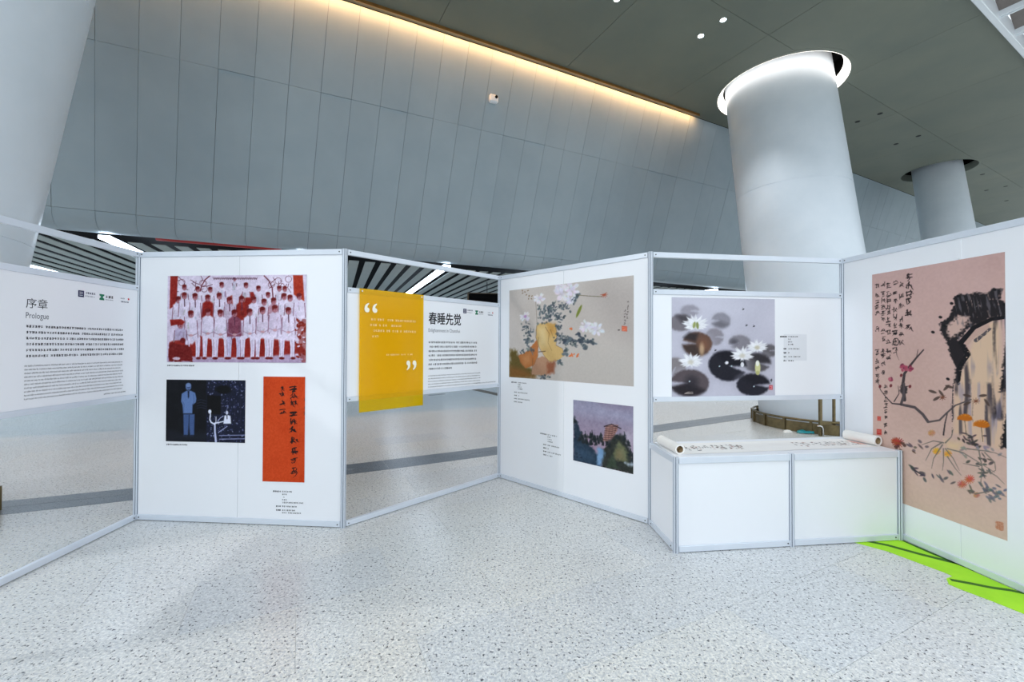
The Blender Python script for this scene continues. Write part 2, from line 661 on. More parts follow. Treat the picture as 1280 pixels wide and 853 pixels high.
led = MB()
sl = np.linspace(S0 + 0.2, s_end, 40)
n = len(sl)
vs = [wpt(s, 8.0, 0, 0.148)[:2] + (7.992,) for s in sl] + [wpt(s, 8.0, 0, 0.105)[:2] + (7.992,) for s in sl]
led.add(vs, [(k, n + k, n + k + 1, k + 1) for k in range(n - 1)])
tag(led.build('cove_light', 'light_warm'), 'warm white light line tucked between leaning grey wall and soffit', 'light')

# ------------------------------------------------------------------ louvred skylight beyond the soffit edge
sky = struct(empty('ceiling_skylight', (EDGE0[0], EDGE0[1], 0), EA))
# local x runs along the edge, local -y away from the wall
DEPTH = 2.2
MB().bevel_box(-24, 44, -0.10, 0.0, 7.90, 8.20, 0.01).build('edge_beam', 'white_metal', sky)
MB().bevel_box(-24, 44, -DEPTH - 0.1, -DEPTH, 7.90, 8.20, 0.01).build('edge_beam', 'white_metal', sky)
BAYW = 0.985
bm_me = lv_me = gl_me = pu_me = None
for k in range(-24, 44):
    x = k * BAYW
    if bm_me is None:
        b_ = MB().box(0, 0.03, -DEPTH, -0.1, 7.98, 8.10).box(0.09, 0.12, -DEPTH, -0.1, 7.98, 8.10).box(0.03, 0.09, -DEPTH, -0.1, 8.02, 8.05)
        o = b_.build('roof_beam', 'white_metal', sky)
        bm_me = o.data
        l_ = MB().add([(0.36, -0.1, 8.40), (0.36, -DEPTH, 8.40), (0.98, -DEPTH, 8.08), (0.98, -0.1, 8.08), (0.36, -0.1, 8.43), (0.36, -DEPTH, 8.43), (0.98, -DEPTH, 8.11), (0.98, -0.1, 8.11)],
                      [(0, 3, 2, 1), (4, 5, 6, 7), (0, 1, 5, 4), (2, 3, 7, 6), (0, 4, 7, 3), (1, 2, 6, 5)])
        ol = l_.build('louvre_board', 'louvre', sky)
        lv_me = ol.data
        og = MB().box(0.12, 0.36, -DEPTH, -0.1, 8.415, 8.425).build('roof_pane', 'glass', sky)
        gl_me = og.data
        op = MB().box(0.15, 0.19, -0.75, -0.71, 8.05, 8.415).box(0.15, 0.19, -0.40, -0.36, 8.05, 8.415).build('roof_bracket', 'black', sky)
        pu_me = op.data
    else:
        o, ol, og, op = (link(nm, me, sky) for nm, me in (('roof_beam', bm_me), ('louvre_board', lv_me), ('roof_pane', gl_me), ('roof_bracket', pu_me)))
    for q in (o, ol, og, op):
        q.location.x = x - 0.06

# ------------------------------------------------------------------ columns


def column(c, label, ring=True, ztop=8.9):
    e = empty('column', (c['b'][0], c['b'][1], 0))
    dx, dy = (c['t'][0] - c['b'][0]) / 8.0, (c['t'][1] - c['b'][1]) / 8.0
    ctr = lambda z: (dx * z, dy * z)
    r = c['r']
    # shaft in lifts with a hairline joint between them
    prof, z = [], 0.0
    joints = [2.6, 5.2]
    prof = [(r, 0.0)]
    for j in joints:
        prof += [(r, j - 0.006), (r - 0.006, j - 0.004), (r - 0.006, j + 0.004), (r, j + 0.006)]
    prof += [(r, ztop)]
    o = MB().lathe(prof, 96, ctr).build('shaft', 'concrete', e)
    smooth_by_angle(o, 30)
    if ring:
        R = c.get('ring', r + 0.15)
        o = MB().lathe([(R - 0.05, 0.0), (R, 0.0), (R, 0.19), (R - 0.05, 0.19)], 96, (0, 0), True).build('base_ring', 'bronze', e)
        smooth_by_angle(o, 30)
        rail = [(math.cos(a) * (R - 0.01), math.sin(a) * (R - 0.01), 0.235) for a in np.linspace(0, 2 * PI, 97)[:-1]]
        o = MB().tube(rail, 0.022, 8, closed=True).build('base_rail', 'bronze', e, True)
        bk = None
        for k in range(18):
            a = 2 * PI * k / 18 + 0.1
            if bk is None:
                ob = MB().box(-0.025, 0.03, -0.02, 0.02, 0.0, 0.235).build('rail_bracket', 'bronze', e)
                bk = ob.data
            else:
                ob = link('rail_bracket', bk, e)
            ob.location = (math.cos(a) * R, math.sin(a) * R, 0)
            ob.rotation_euler = (0, 0, a)
    tag(e, label, 'column')
    return e


column(COL1, 'thick pale leaning column under a glowing ceiling ring, bronze ring at its foot', ztop=8.6)
column(COL2, 'slimmer pale column entering an unlit hole in the soffit', ring=False, ztop=8.6)
COL3['ring'] = 1.345
column(COL3, 'huge pale leaning column rising behind the prologue board', ztop=9.6)

# ring light around the thick column's opening, dark sleeve around the other
o = MB().lathe([(COL1['hr'] - 0.001, 0.0), (COL1['hr'] - 0.001, 0.18), (COL1['hr'] - 0.13, 0.18), (COL1['hr'] - 0.012, 0.0)], 96, (0, 0), True).build('ring_light', 'light_ring', None, True)
o.location = (*COL1['hole'], H)
tag(o, 'bright white ring light around the thick column head', 'light')
for c_ in (COL1, COL2):
    r = c_['hr']
    o = MB().lathe([(r + 0.018, H + 0.2), (r + 0.018, H + 0.7), (0.3, H + 0.7)], 64, c_['hole']).build('opening_sleeve', 'black', ceil_o)
o = MB().lathe([(COL1['hr'] + 0.001, H - 0.004), (COL1['hr'] + 0.09, H - 0.004), (COL1['hr'] + 0.09, H + 0.001), (COL1['hr'] + 0.001, H + 0.001)], 96, COL1['hole'], True).build('opening_trim', 'soffit', ceil_o)
o = MB().lathe([(COL2['hr'] - 0.001, H - 0.004), (COL2['hr'] + 0.05, H - 0.004), (COL2['hr'] + 0.05, H + 0.001), (COL2['hr'] - 0.001, H + 0.25)], 96, COL2['hole'], True).build('opening_trim', 'soffit', ceil_o)

# ------------------------------------------------------------------ low slatted ceiling under the bowl
SD = np.array([-0.380, 0.925])          # slats run this way, into the building
SD /= np.linalg.norm(SD)
SU = np.array([SD[1], -SD[0]])           # across the slats
ZS = 3.50
SLP = 0.345
low = MB()
c0 = np.array(wpt(2.0, 3.52, 0.35)[:2])
a0 = float(np.dot(c0, SU))
us = [-24, 30]


def lip_t(u_, extra=0.0):
    """distance along the slat direction at which the line u reaches the inner edge of the wall lip"""
    best = None
    for s in np.arange(S0 - 6, S0 + PITCH * NCOL + 6, 0.25):
        q = np.array(wpt(s, 3.58, 0.30)[:2])
        e_ = abs(np.dot(q, SU) - u_)
        if best is None or e_ < best[0]:
            best = (e_, float(np.dot(q, SD)))
    return best[1] + extra


lw_a = [np.array(wpt(s, 3.9, 0.10)[:2]) for s in (S0, S0 + PITCH * 50)]
low_o = struct(MB().add([(*q, 3.95) for q in (lw_a[0], lw_a[1], lw_a[1] + SD * 26, lw_a[0] + SD * 26)], [(0, 1, 2, 3)]).build('ceiling_lower', 'black'))
SLU0 = 2.42                               # across-position of a light strip
lights_u = [SLU0 + 3.105 * k for k in range(-4, 4)]
nsl = 0
for k in range(-42, 40):
    u_ = SLU0 + SLP * k
    t0 = lip_t(u_, 0.27)
    q0_ = SU * u_ + SD * t0
    if q0_[0] < -17 or q0_[0] > 9:
        continue
    ang = math.atan2(SD[1], SD[0])
    if k % 9 == 0:
        o = MB().bevel_box(0, 13.0, -0.085, 0.085, 0.0, 0.06, 0.004).build('strip_light', 'light_cool')
        o.location = (*(SU * u_ + SD * (t0 - 0.24)), ZS - 0.01)
        o.rotation_euler = (0, 0, ang)
        tag(o, 'long white light strip set between the grey ceiling slats', 'light', 'light strips in the slatted ceiling')
    else:
        o = MB().bevel_box(0, 15.0, -0.108, 0.108, 0, 0.012, 0.003).build('ceiling_slat', 'slat', low_o)
        o.location = (*(SU * u_ + SD * t0), ZS)
        o.rotation_euler = (0, 0, ang)
        nsl += 1
# far wall that closes the space under the bowl
wf0, wf1 = SU * -20 + SD * 24.5, SU * 20 + SD * 24.5
wf = MB().add([(*wf0, 0), (*wf1, 0), (*wf1, 3.95), (*wf0, 3.95)], [(0, 1, 2, 3)]).build('wall_far', 'cladding')
struct(wf)
# red fire pipe just behind the lip of the wall


def lip_s(px_):
    def col_(s):
        d_ = np.array(wpt(s, 3.58, 0.3)) - EYE
        return abs(640 + FPX * (d_ @ RGT) / (d_ @ FWD) - px_)
    return float(min(np.arange(S0, S0 + 20, 0.05), key=col_))


pts = [wpt(s, 3.628, 0.46) for s in np.linspace(lip_s(192), lip_s(352), 12)]
pipe = empty('fire_pipe', pts[0])
pp = [Vector(q) - Vector(pts[0]) for q in pts]
MB().tube(pp, 0.07, 10).build('pipe', 'red_paint', pipe, True)
for i in (2, 4, 6, 8, 10):
    MB().tube([pp[i] + Vector((0, 0, 0.33)), pp[i] + Vector((0, 0, 0.06))], 0.012, 6).build('hanger_rod', 'screw', pipe)
tag(pipe, 'red pipe running along the underside behind the wall lip', 'pipe')
# dark sign hanging from the slats
sg = empty('hanging_sign', (-0.62, 12.6, 3.15), math.radians(8))
MB().bevel_box(-0.66, 0.9, -0.05, 0.05, -0.62, 0.0, 0.008).build('sign_body', 'black', sg)
MB().box(-0.70, -0.66, -0.055, 0.055, -0.64, 0.02).box(-0.70, 0.94, -0.055, 0.055, 0.0, 0.025).box(0.9, 0.94, -0.055, 0.055, -0.64, 0.02).build('sign_frame', 'brown', sg)
for x in (-0.12, 0.7):
    MB().tube([(x, 0, 0.02), (x, 0, 0.42)], 0.012, 6).build('hanger_rod', 'screw', sg)
tag(sg, 'black hanging sign with brown frame below the slatted ceiling', 'sign')

# ------------------------------------------------------------------ ceiling downlights
lit = [(876, 45), (904, 25), (771, -1)]
dark = [(1072, 152), (1100, 142), (1120, 180), (1148, 170), (1228, 218), (1233, 238), (1257, 233), (1258, 251)]
for i, q in enumerate(lit + dark):
    p_ = onz(*q, H)
    e = empty('downlight', (p_[0], p_[1], H))
    on = i < len(lit)
    MB().lathe([(0.052, -0.001), (0.066, -0.006), (0.07, 0.0), (0.052, 0.0)], 24, (0, 0), True).build('trim_ring', 'soffit', e)
    MB().lathe([(0.001, -0.002), (0.052, -0.002)] if on else [(0.001, -0.007), (0.06, -0.007), (0.062, -0.002)], 24).build('lens', 'light_spot' if on else 'unlit', e)
    if on:
        tag(e, 'small lit round downlight shining in the dark soffit', 'downlight', 'lit downlights in the soffit')
        ld = bpy.data.lights.new('downlight_beam', 'SPOT')
        ld.energy = 90
        ld.color = (0.92, 0.96, 1.0)
        ld.spot_size = math.radians(95)
        ld.spot_blend = 0.6
        ld.shadow_soft_size = 0.06
        lo = bpy.data.objects.new('downlight_beam', ld)
        COL.objects.link(lo)
        lo.parent = e
        lo.location = (0, 0, -0.03)
    else:
        tag(e, 'small unlit round downlight recessed in the dark soffit', 'downlight', 'unlit downlights in the soffit')

# small white sensor on the cladding (found by casting the pixel onto the wall)


def on_wall(px_, py_):
    r = ray(px_, py_)
    lo_, hi_ = 3.0, 40.0
    for _ in range(60):
        m_ = (lo_ + hi_) / 2
        q = EYE + r * m_
        x, y_, a = wtop(min(np.arange(S0, S0 + PITCH * NCOL, 0.05), key=lambda s: (wtop(s)[0] - q[0]) ** 2 + (wtop(s)[1] - q[1]) ** 2))
        d_ = -math.sin(a) * (q[0] - x) + math.cos(a) * (q[1] - y_) - LEAN * (H - q[2])
        if d_ < 0:
            lo_ = m_
        else:
            hi_ = m_
    return EYE + r * lo_


p_ = on_wall(616, 125)
e = empty('wall_sensor', tuple(p_), TH0 + 0.02)
o = MB().bevel_box(-0.10, 0.10, -0.09, 0.02, -0.085, 0.085, 0.025).build('housing', 'white_metal', e)
MB().lathe([(0.001, 0.0), (0.032, 0.0), (0.032, 0.02), (0.001, 0.02)], 16, (0, 0)).build('lens', 'black', e)
e.children[-1].rotation_euler = (PI / 2, 0, 0)
e.children[-1].location = (0.045, -0.088, 0.03)
tag(e, 'small white sensor box fixed to the leaning grey wall', 'sensor')

# ------------------------------------------------------------------ exhibition walls
P = [np.array(q) for q in ((-3.506, 4.009), (-1.510, 3.849), (-0.154, 5.327), (1.273, 3.930), (3.257, 4.211))]
PL = P[0] + 2 * np.array([math.sin(math.radians(2.94)), -math.cos(math.radians(2.94))])
PR = P[4] + 2 * np.array([math.sin(math.radians(6.49)), -math.cos(math.radians(6.49))])
TOP = 2.5


class Bay:
    """one run of the panel system between two posts; local x along it, -y towards the viewer"""

    def __init__(self, A, B, label):
        self.A, self.B = A, B
        d_ = B - A
        self.len = float(np.linalg.norm(d_))
        self.ang = math.atan2(d_[1], d_[0])
        self.u = d_ / self.len
        self.n = np.array([-self.u[1], self.u[0]])
        self.root = empty('display_wall', (A[0], A[1], 0), self.ang)
        tag(self.root, label, 'display wall')

    def sz(self, px_, py_, off=0.0):
        r = ray(px_, py_)
        p0 = self.A - self.n * off
        t_ = np.dot(np.append(p0, 0)[:2] - EYE[:2], self.n) / np.dot(r[:2], self.n)
        q = EYE + r * t_
        return float(np.dot(q[:2] - self.A, self.u)), float(q[2])


def post_mesh(h):
    # octagonal slotted profile, about 48 mm across
    R = 0.0245
    pts = []
    for k in range(8):
        a = 2 * PI * k / 8
        t_ = Vector((-math.sin(a), math.cos(a)))
        n_ = Vector((math.cos(a), math.sin(a)))
        ap = R * math.cos(PI / 8)
        hw = R * math.sin(PI / 8)
        for w, d_ in ((-hw, 0), (-0.0035, 0), (-0.0035, 0.006), (0.0035, 0.006), (0.0035, 0)):
            q = n_ * (ap - d_) + t_ * w
            pts.append((q.x, q.y))
    return MB().prism(pts, 0.0, h)


_post = {}


def post(parent, x, h, y_=0.0):
    if h not in _post:
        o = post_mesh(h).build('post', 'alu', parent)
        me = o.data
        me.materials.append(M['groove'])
        # slot bottoms coloured darker, painting in the shade of the slots
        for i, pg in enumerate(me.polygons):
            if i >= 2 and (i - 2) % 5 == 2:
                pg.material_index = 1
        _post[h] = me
    else:
        o = link('post', _post[h], parent)
    o.location = (x, y_, 0)
    o.rotation_euler = (0, 0, PI / 8)
    return o


_screw = None


def screw(parent, x, y_, z):
    global _screw
    if _screw is None:
        o = MB().lathe([(0.0008, 0.0), (0.0055, 0.0), (0.0055, 0.003), (0.0008, 0.003)], 10).build('screw', 'screw', parent)
        _screw = o.data
    else:
        o = link('screw', _screw, parent)
    o.location = (x, y_, z)
    o.rotation_euler = (PI / 2, 0, 0)
    return o


def rail(parent, x0, x1, z0, z1, y0=-0.017, y1=0.017, screws=True):
    mb = MB().bevel_box(x0, x1, y0, y1, z0, z1, 0.002)
    o = mb.build('rail', 'alu', parent)
    if screws:
        zc = (z0 + z1) / 2
        screw(o, x0 + 0.022, y0 - 0.0006, zc)
        screw(o, x1 - 0.022, y0 - 0.0006, zc)
    return o


def panel(parent, x0, x1, z0, z1, y_=-0.004):
    return MB().bevel_box(x0, x1, y_, y_ + 0.012, z0, z1, 0.0015).build('panel', 'board', parent)


RX = 0.022


def solid_bay(b):
    L = b.len
    rail(b.root, RX, L - RX, 2.452, 2.5)
    rail(b.root, RX, L - RX, 0.006, 0.052)
    m_ = L / 2
    panel(b.root, RX, m_ - 0.0018, 0.052, 2.452)
    panel(b.root, m_ + 0.0018, L - RX, 0.052, 2.452)


def open_bay(b, bottom=True, zlo=1.122, zhi=2.158):
    L = b.len
    rail(b.root, RX, L - RX, 2.452, 2.5)
    rail(b.root, RX, L - RX, zhi - 0.047, zhi)
    rail(b.root, RX, L - RX, zlo, zlo + 0.044)
    if bottom:
        rail(b.root, RX, L - RX, 0.006, 0.052)
    panel(b.root, RX, L - RX, zlo + 0.044, zhi - 0.047, -0.008)


bL = Bay(PL, P[0], 'open framed display wall carrying the prologue text board')
bA = Bay(P[0], P[1], 'white display wall carrying the red group photograph and orange scroll')
b12 = Bay(P[1], P[2], 'open framed display wall with chapter title board and yellow acrylic sheet')
b23 = Bay(P[2], P[3], 'white display wall carrying the flower and rock painting')
b34 = Bay(P[3], P[4], 'open framed display wall with water lily painting above the counter')
bR = Bay(P[4], PR, 'white display wall carrying the tall pink painting')
open_bay(bL, zlo=1.13, zhi=2.185)
solid_bay(bA)
open_bay(b12)
solid_bay(b23)
open_bay(b34, bottom=False)
solid_bay(bR)
for b, xs_ in ((bL, (0,)), (bA, (0, bA.len)), (b12, (b12.len,)), (b23, (b23.len,)), (b34, (b34.len,)), (bR, (bR.len,))):
    for x in xs_:
        post(b.root, x, TOP + 0.003)
# cover strip over the joint of the tall painting's wall
MB().bevel_box(bR.len / 2 - 0.02, bR.len / 2 + 0.02, -0.0075, -0.004, 2.30, 2.452, 0.001).build('joint_cover', 'board', bR.root)
MB().bevel_box(bA.len / 2 - 0.018, bA.len / 2 + 0.002, -0.0065, -0.004, 2.285, 2.452, 0.001).build('joint_cover', 'board', bA.root)

# ------------------------------------------------------------------ counter in the niche
CF = [np.array(q) for q in ((1.301, 3.401), (2.304, 3.520), (3.284, 3.637))]
CH = 0.755
cang = math.atan2(CF[2][1] - CF[0][1], CF[2][0] - CF[0][0])
ct = empty('display_counter', (CF[0][0], CF[0][1], 0), cang)
CL = float(np.linalg.norm(CF[2] - CF[0]))
for x in (0, CL / 2, CL):
    post(ct, x, CH + 0.002)
for x0, x1 in ((RX, CL / 2 - RX), (CL / 2 + RX, CL - RX)):
    rail(ct, x0, x1, CH - 0.052, CH - 0.002, screws=False)
    r_ = rail(ct, x0, x1, 0.006, 0.052, screws=False)
    screw(r_, x1 - 0.03 if x0 > 1 else x1 - 0.02, -0.0176, 0.03)
    panel(ct, x0, x1, 0.052, CH - 0.052, -0.004)
# left end, from the front corner post back to the wall post
cu = np.array([math.cos(cang), math.sin(cang)])
cn = np.array([-cu[1], cu[0]])
back = P[3] - CF[0]
bx, by = float(np.dot(back, cu)), float(np.dot(back, cn))
ea = math.atan2(by, bx)
EL = math.hypot(bx, by)


def end_piece(name, material, x0, x1, z0, z1, t0, t1):
    mb = MB().bevel_box(-x1, -x0, t0, t1, z0, z1, 0.0018)
    o = mb.build(name, material, ct)
    o.rotation_euler = (0, 0, ea + PI)
    return o


end_piece('rail', 'alu', RX, EL - RX, CH - 0.052, CH - 0.002, -0.017, 0.017)
r_ = end_piece('rail', 'alu', RX, EL - RX, 0.006, 0.052, -0.017, 0.017)
screw(r_, -RX - 0.03, -0.0176, 0.03)
screw(r_, -EL + RX + 0.03, -0.0176, 0.03)
end_piece('panel', 'board', RX, EL - RX, 0.052, CH - 0.052, -0.004, 0.008)
br = P[4] - CF[0]
tp = [(0.0, -0.012), (CL, -0.012), (float(np.dot(br, cu)) - 0.03, float(np.dot(br, cn)) - 0.02), (bx + 0.03, by - 0.02)]
MB().prism(tp, CH - 0.018, CH).build('counter_top', 'board', ct)
tag(ct, 'low white counter with aluminium posts in the niche', 'counter')

# ------------------------------------------------------------------ lime green sheet along the right wall
gp = [onz(*q, 0)[:2] for q in ((1064, 677.5), (1110, 690), (1150, 705), (1180, 716), (1191, 721), (1183, 724), (1186, 731), (1200, 737), (1240, 752), (1280, 768))]
gp = [np.array(q) for q in gp] + [np.array((3.17, 2.45)), np.array((3.22, 2.25))]
wl = [bR.A + bR.u * s - bR.n * 0.02 for s in (1.98, 1.3, 0.8, 0.5, 0.30)]
cl_ = CF[0] + cu * (CL - 0.02) + cn * 0.03
outl = [tuple(q) for q in gp] + [tuple(q) for q in wl] + [tuple(CF[0] + cu * (CL - 0.47) + cn * 0.03)]
bm = bmesh.new()
fc = bm.faces.new([bm.verts.new((x, y_, 0.0003)) for x, y_ in outl])
if fc.normal.z < 0 or fc.calc_area() and True:
    bm.normal_update()
if fc.normal.z < 0:
    fc.normal_flip()
r_ = bmesh.ops.extrude_face_region(bm, geom=[fc])
for q in r_['geom']:
    if isinstance(q, bmesh.types.BMVert):
        q.co.z += 0.003
bmesh.ops.recalc_face_normals(bm, faces=bm.faces)
bmesh.ops.triangulate(bm, faces=bm.faces[:])
me = bpy.data.meshes.new('floor_sheet')
bm.to_mesh(me)
bm.free()
me.materials.append(M['lime'])
gs = link('floor_sheet', me)
tag(gs, 'lime green sheet with dark stripes on the floor along the right wall', 'floor sheet')


def stripe(pxs, w0, w1):  # flat dark green strip laid over the lime sheet
    pts_ = [onz(*q, 0.0036)[:2] for q in pxs]
    n_ = len(pts_)
    vs_ = []
    for i, q in enumerate(pts_):
        t_ = pts_[min(i + 1, n_ - 1)] - pts_[max(i - 1, 0)]
        t_ = t_ / np.linalg.norm(t_)
        nn = np.array([-t_[1], t_[0]]) * (w0 + (w1 - w0) * i / (n_ - 1)) / 2
        vs_ += [(*(q + nn), 0.0037), (*(q - nn), 0.0037)]
    MB().add(vs_, [(2 * i, 2 * i + 1, 2 * i + 3, 2 * i + 2) for i in range(n_ - 1)]).build('stripe', 'lime_dark', gs)


stripe([(1083, 676.5), (1110, 682), (1150, 693), (1190, 703), (1218, 709)], 0.045, 0.05)
stripe([(1128, 676), (1160, 690), (1195, 704), (1222, 714)], 0.02, 0.06)
stripe([(1188, 725), (1215, 730), (1240, 735), (1262, 738), (1280, 742)], 0.04, 0.035)

# ------------------------------------------------------------------ bronze guard frame and litter by the column foot
gp0, gp1 = onz(1025.5, 545, 0), onz(1042.5, 544.5, 0)
gf = empty('guard_frame', (gp0[0], gp0[1], 0), math.atan2(gp1[1] - gp0[1], gp1[0] - gp0[0]))
gl_ = float(np.linalg.norm((gp1 - gp0)[:2]))
MB().box(-0.022, 0.022, -0.022, 0.022, 0, 1.75).build('upright', 'bronze', gf)
MB().box(gl_ - 0.018, gl_ + 0.018, -0.018, 0.018, 0, 1.75).build('upright', 'bronze', gf)
MB().box(0.02, gl_ + 0.5, -0.015, 0.015, 0.20, 0.25).build('cross_bar', 'bronze', gf)
MB().box(0.02, gl_ + 0.5, -0.015, 0.015, 1.70, 1.75).build('cross_bar', 'bronze', gf)
tag(gf, 'bronze guard frame standing beside the thick column foot', 'railing')
q = onz(1029, 545.5, 0)
hk = MB().tube([(0, 0, 0), (0, 0, 0.13), (-0.02, 0, 0.17), (-0.06, 0.0, 0.185), (-0.10, 0.01, 0.18)], 0.014, 8).build('floor_hook', 'chrome', None, True)
hk.location = (q[0], q[1], 0)
tag(hk, 'small bent polished steel rod in front of the bronze frame', 'rod')
q = onz(1008, 541.5, 0)
rng = random.Random(3)
tb = MB()
n = 22
vs_ = []
for ring, (rr, zz) in enumerate(((0.17, 0.004), (0.15, 0.035), (0.09, 0.05), (0.02, 0.03))):
    for k in range(n):
        a = 2 * PI * k / n
        w = 1 + rng.uniform(-0.12, 0.12)
        vs_.append((rr * w * math.cos(a), rr * 0.6 * w * math.sin(a), max(0.001, zz + rng.uniform(-0.012, 0.012))))
tb.add(vs_, [(i * n + k, i * n + (k + 1) % n, (i + 1) * n + (k + 1) % n, (i + 1) * n + k) for i in range(3) for k in range(n)] + [tuple(3 * n + k for k in range(n))])
o = tb.build('plastic_wrapper', 'teal', None, True)
o.location = (q[0], q[1], 0)
tag(o, 'crumpled teal plastic wrapper on the floor by the bronze ring', 'wrapper')
q = onz(984, 541.0, 0)
tb = MB()
vs_ = [(0.09 * (1 + rng.uniform(-.4, .4)) * math.cos(2 * PI * k / 9), 0.05 * math.sin(2 * PI * k / 9), 0.002) for k in range(9)] + [(0.05 * math.cos(2 * PI * k / 9), 0.03 * math.sin(2 * PI * k / 9), 0.03 + rng.uniform(-.01, .02)) for k in range(9)]
tb.add(vs_, [(k, (k + 1) % 9, 9 + (k + 1) % 9, 9 + k) for k in range(9)] + [tuple(range(9, 18))])
o = tb.build('paper_scrap', 'paper', None)
o.location = (q[0], q[1], 0)
tag(o, 'small white paper scrap next to the teal wrapper', 'paper scrap')

# ------------------------------------------------------------------ lettering


def text_mesh(body):
    cu_ = bpy.data.curves.new('text', 'FONT')
    cu_.body = body
    cu_.resolution_u = 3
    o = bpy.data.objects.new('text', cu_)
    COL.objects.link(o)
    bpy.context.view_layer.update()
    me = bpy.data.meshes.new_from_object(o.evaluated_get(bpy.context.evaluated_depsgraph_get()))
    bpy.data.objects.remove(o)
    bpy.data.curves.remove(cu_)
    return me


def lettering(name, body, parent, x0, x1, z0, z1, y_, material, grow=0.0):
    me = text_mesh(body)
    n_ = len(me.vertices)
    co = np.empty(n_ * 3)
    me.vertices.foreach_get('co', co)
    co = co.reshape(-1, 3)
    a, b = co[:, 0].min(), co[:, 0].max()
    c, d_ = co[:, 1].min(), co[:, 1].max()
    out = np.zeros_like(co)
    out[:, 0] = x0 + (co[:, 0] - a) / (b - a) * (x1 - x0)
    out[:, 2] = z0 + (co[:, 1] - c) / (d_ - c) * (z1 - z0)
    out[:, 1] = y_
    if grow:                                    # heavier weight: a second copy of the outline shifted sideways
        fs = [tuple(p_.vertices) for p_ in me.polygons]
        vs_, ff = [], []
        for i, (dx, dz) in enumerate(((0, 0), (grow, 0), (0, grow), (grow, grow))):
            o_ = len(vs_)
            vs_ += [(q[0] + dx, q[1] - i * 0.00005, q[2] + dz) for q in out]
            ff += [tuple(k + o_ for k in f_) for f_ in fs]
        bpy.data.meshes.remove(me)
        return MB().add(vs_, ff).build(name, material, parent)
    me.vertices.foreach_set('co', out.ravel())
    me.materials.clear()
    me.materials.append(M[material])
    me.update()
    return link(name, me, parent)


class Marks:
    """rows of tiny print too small to read: short strokes in character cells"""

    def __init__(self, seed):
        self.mb = MB()
        self.r = random.Random(seed)

    def q(self, x0, x1, z0, z1, y_):
        self.mb.add([(x0, y_, z0), (x1, y_, z0), (x1, y_, z1), (x0, y_, z1)], [(0, 1, 2, 3)])

    def row(self, x0, x1, z, h, y_, w=0.95, weight=0.16, gap=0.04):
        r = self.r
        x = x0
        cw = h * w
        while x + cw * 0.9 < x1:
            if r.random() < gap:
                x += cw * 0.6
                continue
            k = r.randint(2, 4)
            for i in range(k):
                zz = z + h * (0.08 + 0.84 * (i + 0.5) / k) + r.uniform(-.04, .04) * h
                a = x + cw * r.uniform(0.02, 0.25)
                b = x + cw * r.uniform(0.65, 0.92)
                self.q(a, b, zz - h * weight / 2, zz + h * weight / 2, y_)
            for i in range(r.randint(1, 2)):
                xx = x + cw * r.uniform(0.15, 0.8)
                self.q(xx, xx + h * weight, z + h * r.uniform(0, .3), z + h * r.uniform(0.65, 1), y_ - 0.00005)
            x += cw

    def latin(self, x0, x1, z, h, y_):
        r = self.r
        x = x0
        while x < x1 - h:
            wl_ = min(r.uniform(1.5, 6.5) * h * 0.55, x1 - x)
            xx = x
            while xx < x + wl_ - h * 0.3:
                up_ = h * (1.0 if r.random() > 0.25 else 1.35)
                self.q(xx, xx + h * 0.20, z, z + up_, y_)
                zz = z + r.choice((0, 0.45, 0.8)) * h
                self.q(xx, xx + h * 0.42, zz, zz + h * 0.2, y_ - 0.00004)
                xx += h * 0.52
            x += wl_ + h * 0.42

    def build(self, name, parent, material='ink'):
        return self.mb.build(name, material, parent)


